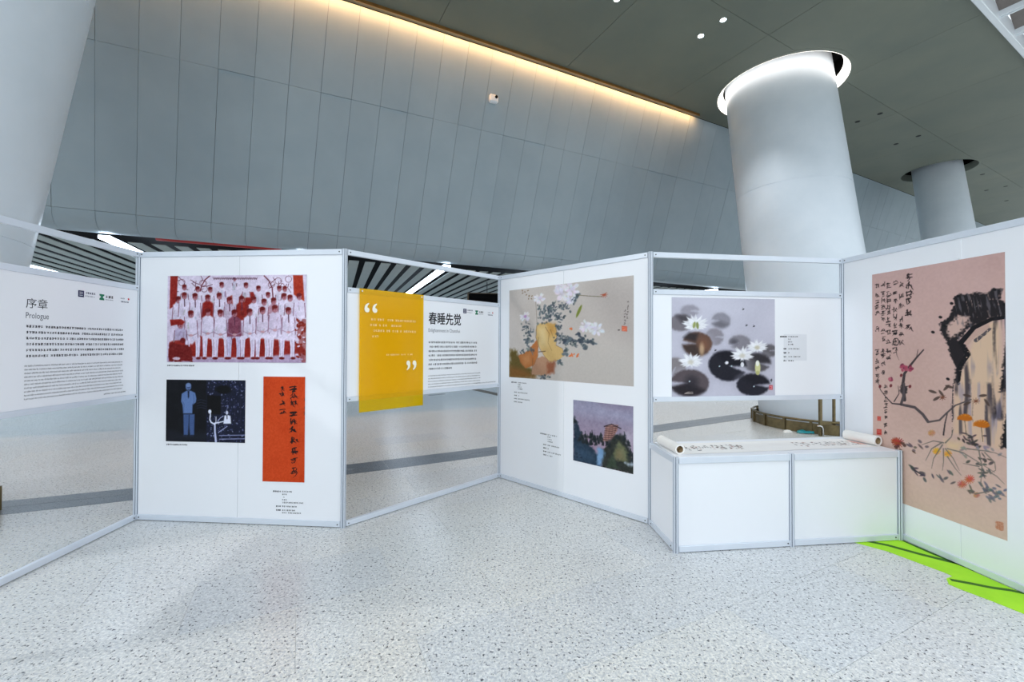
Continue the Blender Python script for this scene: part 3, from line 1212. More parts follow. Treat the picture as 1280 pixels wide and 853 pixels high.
def logos(b, x0, x1, zt, y_):
    """the three small sponsor marks in the top right corner of a text board"""
    W = x1 - x0
    r = b.root
    h = W * 0.105
    # dark square crest with light bars
    g = MB()
    g.add([(x0, y_, zt - h), (x0 + h * 0.95, y_, zt - h), (x0 + h * 0.95, y_, zt), (x0, y_, zt)], [(0, 1, 2, 3)])
    lg = g.build('crest_logo', 'ink_navy', r)
    w_ = MB()
    for i in range(3):
        z = zt - h * (0.28 + 0.24 * i)
        w_.add([(x0 + h * .2, y_ - .0002, z), (x0 + h * .75, y_ - .0002, z), (x0 + h * .75, y_ - .0002, z + h * .06), (x0 + h * .2, y_ - .0002, z + h * .06)], [(0, 1, 2, 3)])
    w_.build('crest_bars', 'board', lg)
    m_ = Marks(1)
    m_.row(x0 + h * 1.15, x0 + W * 0.30, zt - h * 0.45, h * 0.36, y_)
    m_.latin(x0 + h * 1.15, x0 + W * 0.30, zt - h * 0.85, h * 0.16, y_)
    m_.build('logo_lettering', r, 'ink_navy')
    # green hourglass mark with four bold characters
    gx = x0 + W * 0.37
    zg = zt - h * 0.15
    MB().add([(gx, y_, zg), (gx + h * .85, y_, zg), (gx + h * .85, y_, zg - h * .22), (gx + h * .56, y_, zg - h * .45), (gx + h * .85, y_, zg - h * .72), (gx + h * .85, y_, zg - h * .95), (gx, y_, zg - h * .95), (gx, y_, zg - h * .72), (gx + h * .3, y_, zg - h * .45), (gx, y_, zg - h * .22)],
             [(0, 9, 8, 3, 2, 1), (8, 7, 6, 5, 4, 3)]).build('hourglass_logo', 'ink_green', r)
    m_ = Marks(2)
    m_.row(gx + h * 1.05, gx + W * 0.265, zg - h * 0.58, h * 0.50, y_, w=0.95, weight=0.2, gap=0)
    m_.latin(gx + h * 1.05, gx + W * 0.265, zg - h * 0.86, h * 0.13, y_)
    m_.build('logo_lettering', r, 'ink')
    # third mark: two short lines and a red star shaped dot
    rx = x0 + W * 0.78
    zr = zt - h * 0.3
    m_ = Marks(3)
    m_.latin(rx, rx + W * 0.10, zr - h * 0.22, h * 0.18, y_)
    m_.row(rx, rx + W * 0.19, zr - h * 0.80, h * 0.28, y_, weight=0.24, gap=0.0)
    m_.build('logo_lettering', r, 'ink_navy')
    cx_, cz_ = rx + W * 0.165, zr - h * 0.12
    pts_ = [(cx_ + h * (0.26 if k % 2 == 0 else 0.12) * math.sin(PI * k / 5), y_, cz_ + h * (0.26 if k % 2 == 0 else 0.12) * math.cos(PI * k / 5)) for k in range(10)]
    MB().add(pts_, [tuple(range(10))[::-1]]).build('star_logo', 'ink_red', r)


def caption(b, px0, px1, py0, rows, h, seed, y_=-0.0046):
    """small two-column caption, rows = [(heading?, length fraction, gap above)] laid out between two pixel columns"""
    x0, zt = b.sz(px0, py0)
    x1, _ = b.sz(px1, py0)
    m_ = Marks(seed)
    z = zt
    xm = x0 + (x1 - x0) * 0.30
    for head, fr, gap in rows:
        z -= h * (1 + gap)
        if head:
            m_.row(xm - (x1 - x0) * head - h * 0.5, xm - h * 0.3, z, h, y_, weight=0.24, gap=0)
        if fr:
            m_.row(xm, xm + (x1 - xm) * fr, z, h, y_, weight=0.13, gap=0.05)
    m_.build('caption_text', b.root, 'ink')


YB = -0.0086        # just proud of the boards in the open frames
YS = -0.0046        # just proud of the full-height panels
# prologue board
x0, z1 = bL.sz(31, 374)
x1, z0 = bL.sz(57.5, 386.5)
lettering('title_text', '序章', bL.root, 1.018, 1.166, 1.893, 1.965, YB, 'ink')
lettering('subtitle_text', 'Prologue', bL.root, 1.018, 1.176, 1.806, 1.862, YB, 'ink_grey')
m_ = Marks(11)
for i in range(6):
    m_.row(1.02, 1.845 if i not in (0, 5) else 1.825, 1.752 - i * 0.0425, 0.021, YB)
m_.build('body_text', bL.root)
m_ = Marks(12)
lens = (1.82, 1.82, 1.80, 1.84, 1.82, 1.835, 1.81, 1.815, 1.84, 1.82)
for i in range(10):
    m_.latin(1.014, lens[i], 1.474 - i * 0.0262, 0.0088, YB)
m_.latin(1.64, 1.868, 1.205, 0.0095, YB)
m_.build('english_text', bL.root)
logos(bL, 1.40, 1.905, 2.068, YB)

# chapter board
lettering('title_text', '春睡先觉', b12.root, 0.918, 1.362, 1.858, 1.985, YB, 'ink', grow=0.0045)
lettering('subtitle_text', 'Enlightenment in Chunshui', b12.root, 0.918, 1.352, 1.765, 1.815, YB, 'ink_grey')
m_ = Marks(13)
for i in range(7):
    m_.row(0.918, 1.62 if i < 6 else 1.25, 1.655 - i * 0.047, 0.024, YB)
m_.build('body_text', b12.root)
m_ = Marks(14)
for i in range(8):
    m_.latin(0.918, 1.67 if i < 7 else 1.14, 1.305 - i * 0.0295, 0.0095, YB)
m_.latin(1.60, 1.93, 1.10 + 0.085, 0.010, YB)
m_.build('english_text', b12.root)
logos(b12, 1.40, 1.90, 2.055, YB)

# captions on the picture walls
CAP = [(0.30, 0.62, 0), (0, 0.22, 0.5), (0, 0.26, 0.5), (0, 0.34, 0.5), (0.16, 0.72, 1.6), (0.16, 0.10, 1.3), (0.16, 0.80, 1.3), (0.16, 0.36, 1.3)]
caption(b23, 640, 666, 477, CAP, 0.0165, 21, YS)
caption(b23, 676, 706, 541, CAP, 0.0165, 22, YS)
caption(b34, 975, 1005, 420, CAP, 0.0165, 23, YB)
caption(bA, 341, 381, 613, [(0.26, 0.50, 0), (0, 0.22, 0.5), (0, 0.14, 0.5), (0, 0.28, 0.5), (0, 1.0, 0.5), (0.16, 0.72, 1.1), (0.16, 0.60, 1.1), (0, 0.86, 0.4)], 0.0165, 24, YS)
for pa, pb, py in (((209, 456), (244, 456), 0), ((208, 554.5), (236, 555.5), 0)):
    m_ = Marks(25)
    x0, z0 = bA.sz(*pa)
    x1, _ = bA.sz(*pb)
    m_.row(x0, x1, z0 - 0.016, 0.016, YS, weight=0.2, gap=0.02)
    m_.build('caption_text', bA.root)
MB().add([(1.352, YB + 0.0002, 1.498), (1.60, YB + 0.0002, 1.498), (1.60, YB + 0.0002, 1.752), (1.352, YB + 0.0002, 1.752)], [(0, 1, 2, 3)]).build('caption_patch', 'patch', b34.root)

# ------------------------------------------------------------------ yellow acrylic sheet hung in front of the chapter board
ya = empty('acrylic_sheet', (*(b12.A + b12.u * 0.485 - b12.n * 0.026), 0), b12.ang)
MB().bevel_box(-0.354, 0.354, -0.002, 0.002, 1.013, 2.160, 0.0008).build('sheet', 'acrylic', ya)
x0, zt = b12.sz(455.5, 379, 0.028)
x1, zb = b12.sz(471, 391.5, 0.028)
lettering('quotation_mark', '“', ya, x0 - 0.485, x1 - 0.485, zb, zt, -0.0032, 'ink_white', grow=0.004)
x0, zt = b12.sz(508, 451.5, 0.028)
x1, zb = b12.sz(520, 462.5, 0.028)
lettering('quotation_mark', '”', ya, x0 - 0.485, x1 - 0.485, zb, zt, -0.0032, 'ink_white', grow=0.004)
m_ = Marks(31)
for i, (a, b) in enumerate(((-0.27, 0.28), (-0.25, 0.10), (-0.22, 0.28), (-0.26, -0.15), (-0.08, 0.22))):
    m_.row(a, b, 1.865 - i * 0.053 - (0.12 if i == 4 else 0), 0.026 if i != 4 else 0.018, -0.0032, weight=0.05, gap=0.25)
m_.build('faint_text', ya, 'ink_white')['kind'] = 'stuff'
for x in (-0.33, 0.33):
    MB().tube([(x, -0.006, 2.135), (x, 0.010, 2.135)], 0.007, 10).build('standoff', 'alu', ya)
tag(ya, 'translucent yellow acrylic sheet with white quotation marks', 'acrylic sheet')

# ------------------------------------------------------------------ printed pictures


def srgb2lin(a):
    a = np.clip(a, 0, 255) / 255.0
    return np.where(a <= 0.04045, a / 12.92, ((a + 0.055) / 1.055) ** 2.4)


class Canvas:
    """a small painting surface in the picture's own metres; shapes are given as photo pixels on the wall plane"""

    def __init__(self, bay, x0, x1, z0, z1, nx, bg, off=0.012, seed=1):
        self.b, self.x0, self.x1, self.z0, self.z1, self.off = bay, x0, x1, z0, z1, off
        self.nx = nx
        self.ny = int(round(nx * (z1 - z0) / (x1 - x0)))
        self.dx = (x1 - x0) / (nx - 1)
        self.X, self.Z = np.meshgrid(np.linspace(x0, x1, nx), np.linspace(z1, z0, self.ny))
        self.a = np.empty((self.ny, nx, 3))
        self.a[:] = bg
        self.rs = np.random.RandomState(seed)
        self.r = random.Random(seed)
        self.T = lambda x, y_: bay.sz(x, y_, off)

    def unit(self, x, y_):
        """metres per photo pixel around a place"""
        p0, p1, p2 = self.T(x, y_), self.T(x + 1, y_), self.T(x, y_ + 1)
        return 0.5 * (abs(p1[0] - p0[0]) + abs(p2[1] - p0[1]))

    def noise(self, cell, seed=None):
        rs = self.rs if seed is None else np.random.RandomState(seed)
        gx, gy = max(2, int((self.x1 - self.x0) / cell) + 2), max(2, int((self.z1 - self.z0) / cell) + 2)
        g_ = rs.rand(gy, gx)
        fx = np.linspace(0, gx - 1.001, self.nx)
        fy = np.linspace(0, gy - 1.001, self.ny)
        ix, iy = fx.astype(int), fy.astype(int)
        tx_, ty_ = fx - ix, fy - iy
        tx_ = tx_ * tx_ * (3 - 2 * tx_)
        ty_ = (ty_ * ty_ * (3 - 2 * ty_))[:, None]
        A_ = g_[iy][:, ix] * (1 - tx_) + g_[iy][:, ix + 1] * tx_
        B_ = g_[iy + 1][:, ix] * (1 - tx_) + g_[iy + 1][:, ix + 1] * tx_
        return A_ * (1 - ty_) + B_ * ty_

    def blend(self, mask, col, sl=None):
        if sl is None:
            sl = (slice(None), slice(None))
        m_ = np.clip(mask, 0, 1)[..., None]
        self.a[sl] = self.a[sl] * (1 - m_) + np.array(col, float) * m_

    def win(self, xa, xb, za, zb):
        ix0 = max(0, int((xa - self.x0) / self.dx) - 1)
        ix1 = min(self.nx, int((xb - self.x0) / self.dx) + 3)
        dz = (self.z1 - self.z0) / (self.ny - 1)
        iy0 = max(0, int((self.z1 - zb) / dz) - 1)
        iy1 = min(self.ny, int((self.z1 - za) / dz) + 3)
        if ix1 <= ix0 or iy1 <= iy0:
            return None
        return (slice(iy0, iy1), slice(ix0, ix1))

    def streaks(self, pts, col, cell=0.012, stretch=9.0, thr=0.5, alpha=1.0, soft=1.5, lean=0.0):
        """dry brush texture: vertical streaks of colour inside a polygon"""
        rs = self.rs
        gx, gy = max(3, int((self.x1 - self.x0) / cell)), max(3, int((self.z1 - self.z0) / (cell * stretch)))
        g_ = rs.rand(gy + 2, gx + 2)
        U = (self.X - self.x0 + lean * (self.Z - self.z0)) / cell % gx
        Vv = (self.z1 - self.Z) / (cell * stretch)
        ix, iy = U.astype(int), np.clip(Vv.astype(int), 0, gy)
        tx_, ty_ = U - ix, Vv - iy
        n_ = (g_[iy, ix] * (1 - tx_) + g_[iy, ix + 1] * tx_) * (1 - ty_) + (g_[iy + 1, ix] * (1 - tx_) + g_[iy + 1, ix + 1] * tx_) * ty_
        keep = self.a.copy()
        self.poly(pts, col, alpha, soft, 1.0)
        m_ = np.clip((n_ - thr) * 5, 0, 1)[..., None]
        self.a = keep * (1 - m_) + self.a * m_

    def grain(self, cell, amp, seed=None):
        self.a += (self.noise(cell, seed)[..., None] - 0.5) * 2 * amp

    def ell(self, cx_, cy_, rx, ry, col, alpha=1.0, rot=0.0, soft=0.18, rough=0.0):
        x, z = self.T(cx_, cy_)
        px_, pz_ = self.T(cx_ + 1, cy_), self.T(cx_, cy_ + 1)
        ux, uz = abs(px_[0] - x), abs(pz_[1] - z)
        R = max(rx * ux, ry * uz, rx * uz, ry * ux) * (1.3 + soft)
        sl = self.win(x - R, x + R, z - R, z + R)
        if sl is None:
            return
        X = (self.X[sl] - x) / ux
        Y = -(self.Z[sl] - z) / uz
        c, s = math.cos(rot), math.sin(rot)
        d_ = np.sqrt(((X * c + Y * s) / rx) ** 2 + ((-X * s + Y * c) / ry) ** 2)
        if rough:
            d_ = d_ + (self.noise(rx * ux * 0.5)[sl] - 0.5) * rough
        self.blend(alpha * np.clip((1 + soft - d_) / (2 * soft), 0, 1), col, sl)

    def poly(self, pts, col, alpha=1.0, soft=0.6, rough=0.0):
        q = np.array([self.T(*p_) for p_ in pts])
        u_ = self.unit(*pts[0])
        pad = u_ * (soft + rough + 1)
        sl = self.win(q[:, 0].min() - pad, q[:, 0].max() + pad, q[:, 1].min() - pad, q[:, 1].max() + pad)
        if sl is None:
            return
        X, Z = self.X[sl], self.Z[sl]
        inside = np.zeros(X.shape, bool)
        dist = np.full(X.shape, 1e9)
        n_ = len(q)
        for i in range(n_):
            a, b = q[i], q[(i + 1) % n_]
            cond = ((a[1] > Z) != (b[1] > Z))
            with np.errstate(divide='ignore', invalid='ignore'):
                xi = (b[0] - a[0]) * (Z - a[1]) / (b[1] - a[1] + 1e-12) + a[0]
            inside ^= cond & (X < xi)
            ab = b - a
            t_ = np.clip(((X - a[0]) * ab[0] + (Z - a[1]) * ab[1]) / (ab @ ab + 1e-12), 0, 1)
            dist = np.minimum(dist, np.hypot(X - a[0] - t_ * ab[0], Z - a[1] - t_ * ab[1]))
        sd = np.where(inside, dist, -dist) / u_
        if rough:
            sd = sd + (self.noise(u_ * 2.2)[sl] - 0.5) * 2 * rough
        self.blend(alpha * np.clip(sd / max(soft, 0.2) * 0.5 + 0.5, 0, 1), col, sl)

    def line(self, pts, w0, col, w1=None, alpha=1.0, dry=0.0):
        """brush stroke along photo pixels, widths in photo pixels"""
        w1 = w0 if w1 is None else w1
        q = np.array([self.T(*p_) for p_ in pts])
        u_ = self.unit(*pts[0])
        pad = u_ * (max(w0, w1) + 1)
        sl = self.win(q[:, 0].min() - pad, q[:, 0].max() + pad, q[:, 1].min() - pad, q[:, 1].max() + pad)
        if sl is None:
            return
        X, Z = self.X[sl], self.Z[sl]
        L = np.concatenate([[0], np.cumsum(np.linalg.norm(np.diff(q, axis=0), axis=1))])
        m_ = np.zeros(X.shape)
        for i in range(len(q) - 1):
            a, b = q[i], q[i + 1]
            ab = b - a
            t_ = np.clip(((X - a[0]) * ab[0] + (Z - a[1]) * ab[1]) / (ab @ ab + 1e-12), 0, 1)
            d_ = np.hypot(X - a[0] - t_ * ab[0], Z - a[1] - t_ * ab[1]) / u_
            w = w0 + (w1 - w0) * (L[i] + t_ * (L[i + 1] - L[i])) / max(L[-1], 1e-9)
            m_ = np.maximum(m_, np.clip((w / 2 - d_) / 0.5 + 0.5, 0, 1) * np.minimum(1, w / 0.8))
        if dry:
            m_ = m_ * np.clip((self.noise(u_ * 1.6)[sl] - dry) * 5, 0, 1)
        self.blend(alpha * m_, col, sl)

    def glyph(self, cx_, cy_, sx, sy, col, seed, w=1.0, n_=7):
        """one brushed character-like cluster of strokes"""
        r = random.Random(seed)
        for i in range(n_):
            t_ = r.random()
            if t_ < 0.30:
                y_ = cy_ + sy * r.uniform(-.48, .45)
                a = cx_ + sx * r.uniform(-.5, -.1)
                b = cx_ + sx * r.uniform(.1, .5)
                self.line([(a, y_ + sy * .05), ((a + b) / 2, y_ - sy * .03), (b, y_ - sy * .06)], w, col, w * 0.7)
            elif t_ < 0.50:
                x = cx_ + sx * r.uniform(-.35, .35)
                a = cy_ + sy * r.uniform(-.5, -.15)
                b = cy_ + sy * r.uniform(.1, .5)
                self.line([(x, a), (x + sx * r.uniform(-.1, .1), b)], w, col, w * 0.6)
            elif t_ < 0.9:
                a = (cx_ + sx * r.uniform(-.2, .35), cy_ + sy * r.uniform(-.4, .1))
                sg_ = r.choice((-1, 1))
                b = (a[0] + sg_ * sx * r.uniform(.2, .45), a[1] + sy * r.uniform(.25, .45))
                self.line([a, ((a[0] + b[0]) / 2 - sg_ * sx * .05, (a[1] + b[1]) / 2 + sy * .03), b], w, col, w * 0.35)
            else:
                a = (cx_ + sx * r.uniform(-.4, .4), cy_ + sy * r.uniform(-.4, .4))
                self.line([a, (a[0] + sx * .1, a[1] + sy * .12)], w * 1.2, col, w * 0.6)

    def build(self, name, label, cat, thick=0.005, y_=-0.0042, raw=False):
        """thin mounted print: coloured face on a board core, hung on the wall"""
        b = self.b
        xm = (self.x0 + self.x1) / 2
        root = empty(name, (*(b.A + b.u * xm), 0), b.ang)
        me = bpy.data.meshes.new('picture')
        nx, ny = self.nx, self.ny
        co = np.zeros((ny, nx, 3))
        co[..., 0] = self.X - xm
        co[..., 1] = y_ - thick - 0.0006
        co[..., 2] = self.Z
        idx = np.arange(nx * ny).reshape(ny, nx)
        f_ = np.stack([idx[1:, :-1], idx[1:, 1:], idx[:-1, 1:], idx[:-1, :-1]], -1).reshape(-1, 4)
        me.vertices.add(nx * ny)
        me.vertices.foreach_set('co', co.ravel())
        me.loops.add(f_.size)
        me.loops.foreach_set('vertex_index', f_.ravel().astype(np.int32))
        me.polygons.add(len(f_))
        me.polygons.foreach_set('loop_start', np.arange(0, f_.size, 4, dtype=np.int32))
        me.update(calc_edges=True)
        ca = me.color_attributes.new('print', 'FLOAT_COLOR', 'POINT')
        rgba = np.ones((ny * nx, 4))
        rgba[:, :3] = srgb2lin(self.a).reshape(-1, 3)
        ca.data.foreach_set('color', rgba.ravel())
        me.materials.append(M['print'])
        link('picture', me, root)
        if not raw:
            MB().box(self.x0 - xm, self.x1 - xm, y_ - thick, y_, self.z0, self.z1).build('backing', 'core', root)
        tag(root, label, cat)
        return root


def crop(ox, oy, k):
    return lambda *q: [(ox + q[i] / k, oy + q[i + 1] / k) for i in range(0, len(q), 2)] if len(q) > 2 else (ox + q[0] / k, oy + q[1] / k)


# ---- red toned group photograph
cv = Canvas(bA, 0.300, 1.648, 1.472, 2.273, 300, (222, 212, 226), seed=4)
RED, DRED, PALE, MAUVE = (148, 38, 22), (112, 24, 18), (232, 224, 238), (138, 78, 92)
cv.grain(0.05, 6)
A2, A3 = crop(205, 340, 7.105), crop(295, 340, 7.105)
# lattice windows either side of a round gate
for (xa, xb) in ((222, 262), (336, 367)):
    cv.poly([(xa, 345), (xb, 345), (xb - 2, 372), (xa - 1, 372)], (228, 220, 232))
    r = random.Random(int(xa))
    for k in range(13):
        x, y_ = r.uniform(xa, xb), r.uniform(345, 366)
        cv.line([(x, y_), (x + r.uniform(-9, 9), y_ + r.uniform(-8, 8))], 0.8, (110, 62, 70))
    for k in range(4):
        x, y_ = r.uniform(xa + 3, xb - 3), r.uniform(349, 363)
        a = np.linspace(0, 2 * PI, 12)
        cv.line([(x + 4 * math.cos(t), y_ + 4 * math.sin(t)) for t in a], 0.7, (120, 70, 76))
for k in range(22):
    x = 266 + k * 2.5
    cv.line([(x, 347), (x + 1.6, 349.5), (x + 2.6, 347.4)], 0.8, (96, 52, 62))
cv.line([(262, 345), (256, 350), (252, 357), (250, 364)], 1.6, (120, 60, 66))
cv.line([(330, 345), (336, 351), (340, 360), (341, 372)], 1.6, (120, 60, 66))
cv.poly(A2(55, 35, 122, 35, 112, 230, 95, 300, 48, 330), RED)
cv.poly(A3(505, 30, 592, 30, 606, 262, 560, 240, 512, 200), (172, 56, 22))
cv.poly([(381.5, 344), (386, 344), (386, 400), (383, 400)], (214, 208, 222))
cv.poly([(299, 372), (303, 366), (316, 365), (320, 372), (318, 396), (296, 400)], RED)
cv.poly([(284, 372), (290, 369), (291, 384), (284, 384)], (176, 84, 70))


def person(x, y_, s=1.0, coat=PALE, hair=DRED, w=8.0, hgt=22, tie=False):
    cv.poly([(x - 2.2 * s, y_ + 3.2 * s), (x + 2.2 * s, y_ + 3.2 * s), (x + w * 0.8, y_ + 6.5 * s), (x + w, y_ + hgt), (x - w, y_ + hgt), (x - w * 0.8, y_ + 6.5 * s)], coat, soft=0.9)
    rr_ = random.Random(int(x * 31 + y_))
    for k in range(5):
        fx = x + rr_.uniform(-w * .8, w * .8)
        fy = y_ + rr_.uniform(7, hgt)
        cv.line([(fx, fy), (fx + rr_.uniform(-1.5, 1.5), fy + rr_.uniform(3, 7))], rr_.uniform(.8, 2.0), [v * rr_.uniform(.72, .88) for v in coat], alpha=0.55)
    cv.ell(x - w * 0.5, y_ + hgt * 0.75, w * 0.45, hgt * 0.28, [v * .82 for v in coat], alpha=0.35, soft=0.6)
    cv.line([(x - w * 0.95, y_ + hgt), (x - w * 0.8, y_ + 8)], 1.0, (120, 66, 78), alpha=0.75)
    cv.line([(x + w * 0.95, y_ + hgt), (x + w * 0.8, y_ + 8)], 1.0, (120, 66, 78), alpha=0.75)
    cv.ell(x, y_, 3.2 * s, 4.3 * s, (120, 50, 48), alpha=0.7, soft=0.2)
    cv.ell(x + 0.2, y_ + 0.4, 2.5 * s, 3.5 * s, (186, 132, 136), soft=0.2)
    cv.ell(x - 0.2, y_ - 2.4 * s, 3.2 * s, 2.2 * s, hair, soft=0.22)
    cv.ell(x - 2.3 * s, y_ - 0.4 * s, 1.0 * s, 2.2 * s, hair, alpha=0.8, soft=0.3)
    cv.ell(x + 0.5, y_ + 0.6 * s, 1.8 * s, 0.7 * s, (120, 62, 68), alpha=0.75, soft=0.4)
    cv.ell(x + 0.3, y_ + 2.3 * s, 1.0 * s, 0.5 * s, (132, 66, 70), alpha=0.7, soft=0.5)
    if tie:
        cv.line([(x, y_ + 4.4 * s), (x + 0.3, y_ + 13 * s)], 1.3, (96, 52, 66))


for x, y_ in ((230.3, 359.5), (247, 361.8), (262.7, 362.5), (277, 356.5), (307.4, 357), (323, 361), (335, 369), (349, 361), (356, 361.5)):
    person(x, y_, 0.85, (226, 218, 230), w=5.5, hgt=15)
person(293, 349.5, 0.55, (214, 206, 220), (100, 60, 72), w=3, hgt=5)
for x, y_, c_, t in ((222.6, 375, PALE, 0), (230.3, 370, PALE, 1), (243.7, 371, PALE, 1), (259.6, 373, RED, 0), (274, 370.5, PALE, 1), (286.6, 376, (206, 190, 206), 1), (302, 374.5, (150, 42, 26), 1), (317, 375, PALE, 0), (330, 378, (216, 200, 214), 0), (342, 376.6, (190, 150, 160), 0), (355, 371, PALE, 0), (362.5, 373, (222, 214, 226), 0), (374, 371, PALE, 0)):
    person(x, y_, 1.0, c_, w=8.2, hgt=26, tie=bool(t))
cv.poly([(212, 428), (222, 424), (240, 431), (250, 420), (262, 424), (300, 422), (340, 424), (372, 428), (384, 440), (384, 447), (212, 447)], RED, soft=1.2)
cv.poly([(209, 446), (240, 446), (300, 449), (350, 444), (386, 441), (386, 456), (209, 456)], (186, 168, 190), soft=1.5)
front = ((225.4, 405, PALE, 0), (238.5, 393, PALE, 0), (259.6, 390.7, PALE, 0), (275.4, 392, PALE, 0), (293, 392, MAUVE, 1), (312, 390.7, PALE, 1), (328, 388.5, (222, 210, 224), 1), (343.5, 386.4, (218, 206, 222), 0), (360.4, 389, PALE, 1))
for x, y_, c_, t in front[1:]:
    lg = PALE if c_ is not MAUVE else (206, 202, 226)
    for sx in (-1, 1):
        kx = x + sx * (4.5 + 2.2 * abs(math.sin(x * 1.7 + sx))) + 2.2 * math.sin(x * .9)
        cv.line([(x + sx * 3, 418), (kx, 423), (kx + sx * 0.4, 436), (kx - 0.4, 446)], 7.5, lg, 4.6)
        cv.line([(kx + sx * 3.2, 425), (kx + sx * 2.4, 444)], 0.8, (150, 110, 128), alpha=0.7)
        cv.line([(kx - sx * .8, 426), (kx, 438), (kx - sx * .4, 446)], 1.6, (196, 182, 204), alpha=0.6)
        cv.ell(kx + sx * 0.8, 448.0, 3.0, 1.6, DRED, soft=0.3)
    person(x, y_, 1.08, c_, w=9.2, hgt=29, tie=bool(t))
    cv.line([(x - 8.6, y_ + 12), (x - 8, y_ + 24), (x - 1, y_ + 27)], 1.0, (168, 138, 156), alpha=0.8)
    cv.line([(x + 8.6, y_ + 12), (x + 8, y_ + 24), (x + 1, y_ + 27)], 1.0, (168, 138, 156), alpha=0.8)
    cv.ell(x, y_ + 26.5, 2.6, 1.5, (206, 164, 166))
person(225.4, 405.5, 1.25, (196, 186, 208), w=9, hgt=20)
cv.poly(A2(50, 425, 150, 420, 185, 445, 160, 470, 110, 470, 60, 480), RED)
cv.poly(A2(40, 625, 110, 640, 160, 650, 215, 650, 250, 710, 250, 795, 38, 795), (120, 30, 20), rough=1.0)
cv.ell(*A2(110, 770), 4.5, 2.0, (216, 196, 206), rough=0.3)
cv.ell(*A2(165, 610), 3.4, 3.4, DRED)
r = random.Random(8)
for k in range(26):
    x, y_ = r.uniform(369, 382), r.uniform(400, 448)
    cv.ell(x, y_, 2.6, 1.4, (140, 44, 22), rot=r.uniform(0, 3))
cv.poly([(371, 402), (383, 398), (383, 452), (378, 452), (372, 440)], (134, 40, 22), alpha=0.55, rough=2)
for k in range(14):
    x, y_ = r.uniform(366, 380), r.uniform(404, 445)
    cv.ell(x, y_, 1.8, 1.0, (220, 206, 220), rot=r.uniform(0, 3))
cv.grain(0.03, 9)
cv.grain(0.012, 10)
cv.grain(0.006, 9)
cv.a -= np.array((8, 12, 4))
cv.build('photo_print', 'red toned group photograph of seated and standing people', 'photo print')

# ---- dark blue photograph pair
cv = Canvas(bA, 0.298, 1.074, 0.737, 1.309, 190, (11, 13, 20), seed=6)
D = crop(200, 468, 8.79)
cv.grain(0.05, 4)
FIG = (96, 124, 176)
cv.poly(D(85, 600, 260, 660, 400, 640, 510, 640, 510, 745, 70, 735), (20, 24, 34), soft=3)
cv.poly(D(255, 440, 378, 440, 372, 668, 328, 668, 314, 530, 304, 668, 258, 668), (66, 90, 138))
cv.line(D(318, 450, 314, 660), 0.9, (26, 34, 54))
cv.poly(D(288, 182, 336, 182, 384, 206, 398, 268, 392, 310, 356, 338, 352, 432, 252, 432, 246, 340, 230, 300, 236, 216), FIG)
cv.line(D(246, 300, 262, 330, 258, 425), 0.6, (54, 72, 110))
cv.line(D(366, 225, 372, 300, 352, 340), 0.6, (54, 72, 110))
cv.poly(D(302, 186, 320, 186, 318, 250, 311, 268, 304, 250), (22, 28, 50))
cv.ell(*D(310, 138), 3.5, 4.6, (92, 116, 164))
cv.ell(*D(310, 118), 3.4, 2.4, (122, 146, 190), alpha=0.7)
cv.ell(*D(312, 146), 2.2, 0.6, (44, 56, 88), alpha=0.8)
cv.ell(*D(312, 166), 1.2, 0.5, (50, 60, 92), alpha=0.8)
cv.ell(*D(275, 678), 3.0, 1.2, (30, 38, 58))
cv.ell(*D(345, 678), 3.0, 1.2, (30, 38, 58))
for k, yy in enumerate((290, 320, 350, 375)):
    cv.line(D(405, yy, 450, yy - 10, 505, yy + 6), 0.8, (44, 54, 78), alpha=0.7)
cv.poly(D(508, 60, 955, 60, 955, 770, 505, 745), (20, 24, 44), soft=0.5)
r = random.Random(3)
for k in range(420):
    x, y_ = r.uniform(515, 945), r.uniform(66, 745)
    if 515 < x < 668 and 225 < y_ < 450 or (600 < x < 760 and 120 < y_ < 215):
        continue
    v = r.choice(((70, 78, 128), (112, 118, 168), (40, 46, 84), (164, 172, 214), (28, 32, 60)))
    cv.ell(*D(x, y_), r.uniform(0.4, 1.5), r.uniform(0.3, 0.9), v, alpha=r.uniform(.4, .9), rot=r.uniform(0, 3), soft=0.4)
cv.poly(D(515, 228, 668, 240, 666, 445, 515, 440), (6, 6, 10))
cv.ell(*D(690, 170), 10, 5.5, (5, 6, 10), rough=0.3)
for xx in (678, 760, 820, 880):
    cv.line(D(xx, 245, xx + 4, 560), 1.3, (30, 32, 54), alpha=0.9)
for yy in (675, 715):
    cv.line(D(650, yy, 945, yy - 5), 0.9, (138, 144, 186))
cv.line(D(640, 640, 735, 575), 1.0, (150, 156, 196))
W_ = (226, 230, 248)
cv.line(D(612, 742, 602, 640, 600, 550), 2.6, (190, 196, 228), 2.0)
cv.line(D(600, 552, 560, 530, 545, 500, 552, 440, 540, 400), 1.8, W_, 1.4)
cv.ell(*D(545, 412), 2.0, 2.6, W_)
cv.line(D(600, 540, 650, 530, 695, 520), 1.8, W_, 1.0)
cv.line(D(612, 540, 614, 470), 0.9, W_)
cv.line(D(630, 520, 662, 480, 692, 462), 0.9, (170, 176, 214))
cv.poly(D(706, 456, 740, 448, 772, 460, 780, 545, 694, 545), W_)
cv.ell(*D(733, 424), 1.7, 2.4, (200, 204, 226))
cv.line(D(734, 452, 735, 490), 1.2, (24, 28, 52))
cv.grain(0.006, 5)
cv.build('photo_print', 'dark blue photograph of a standing man beside a garden view', 'photo print')

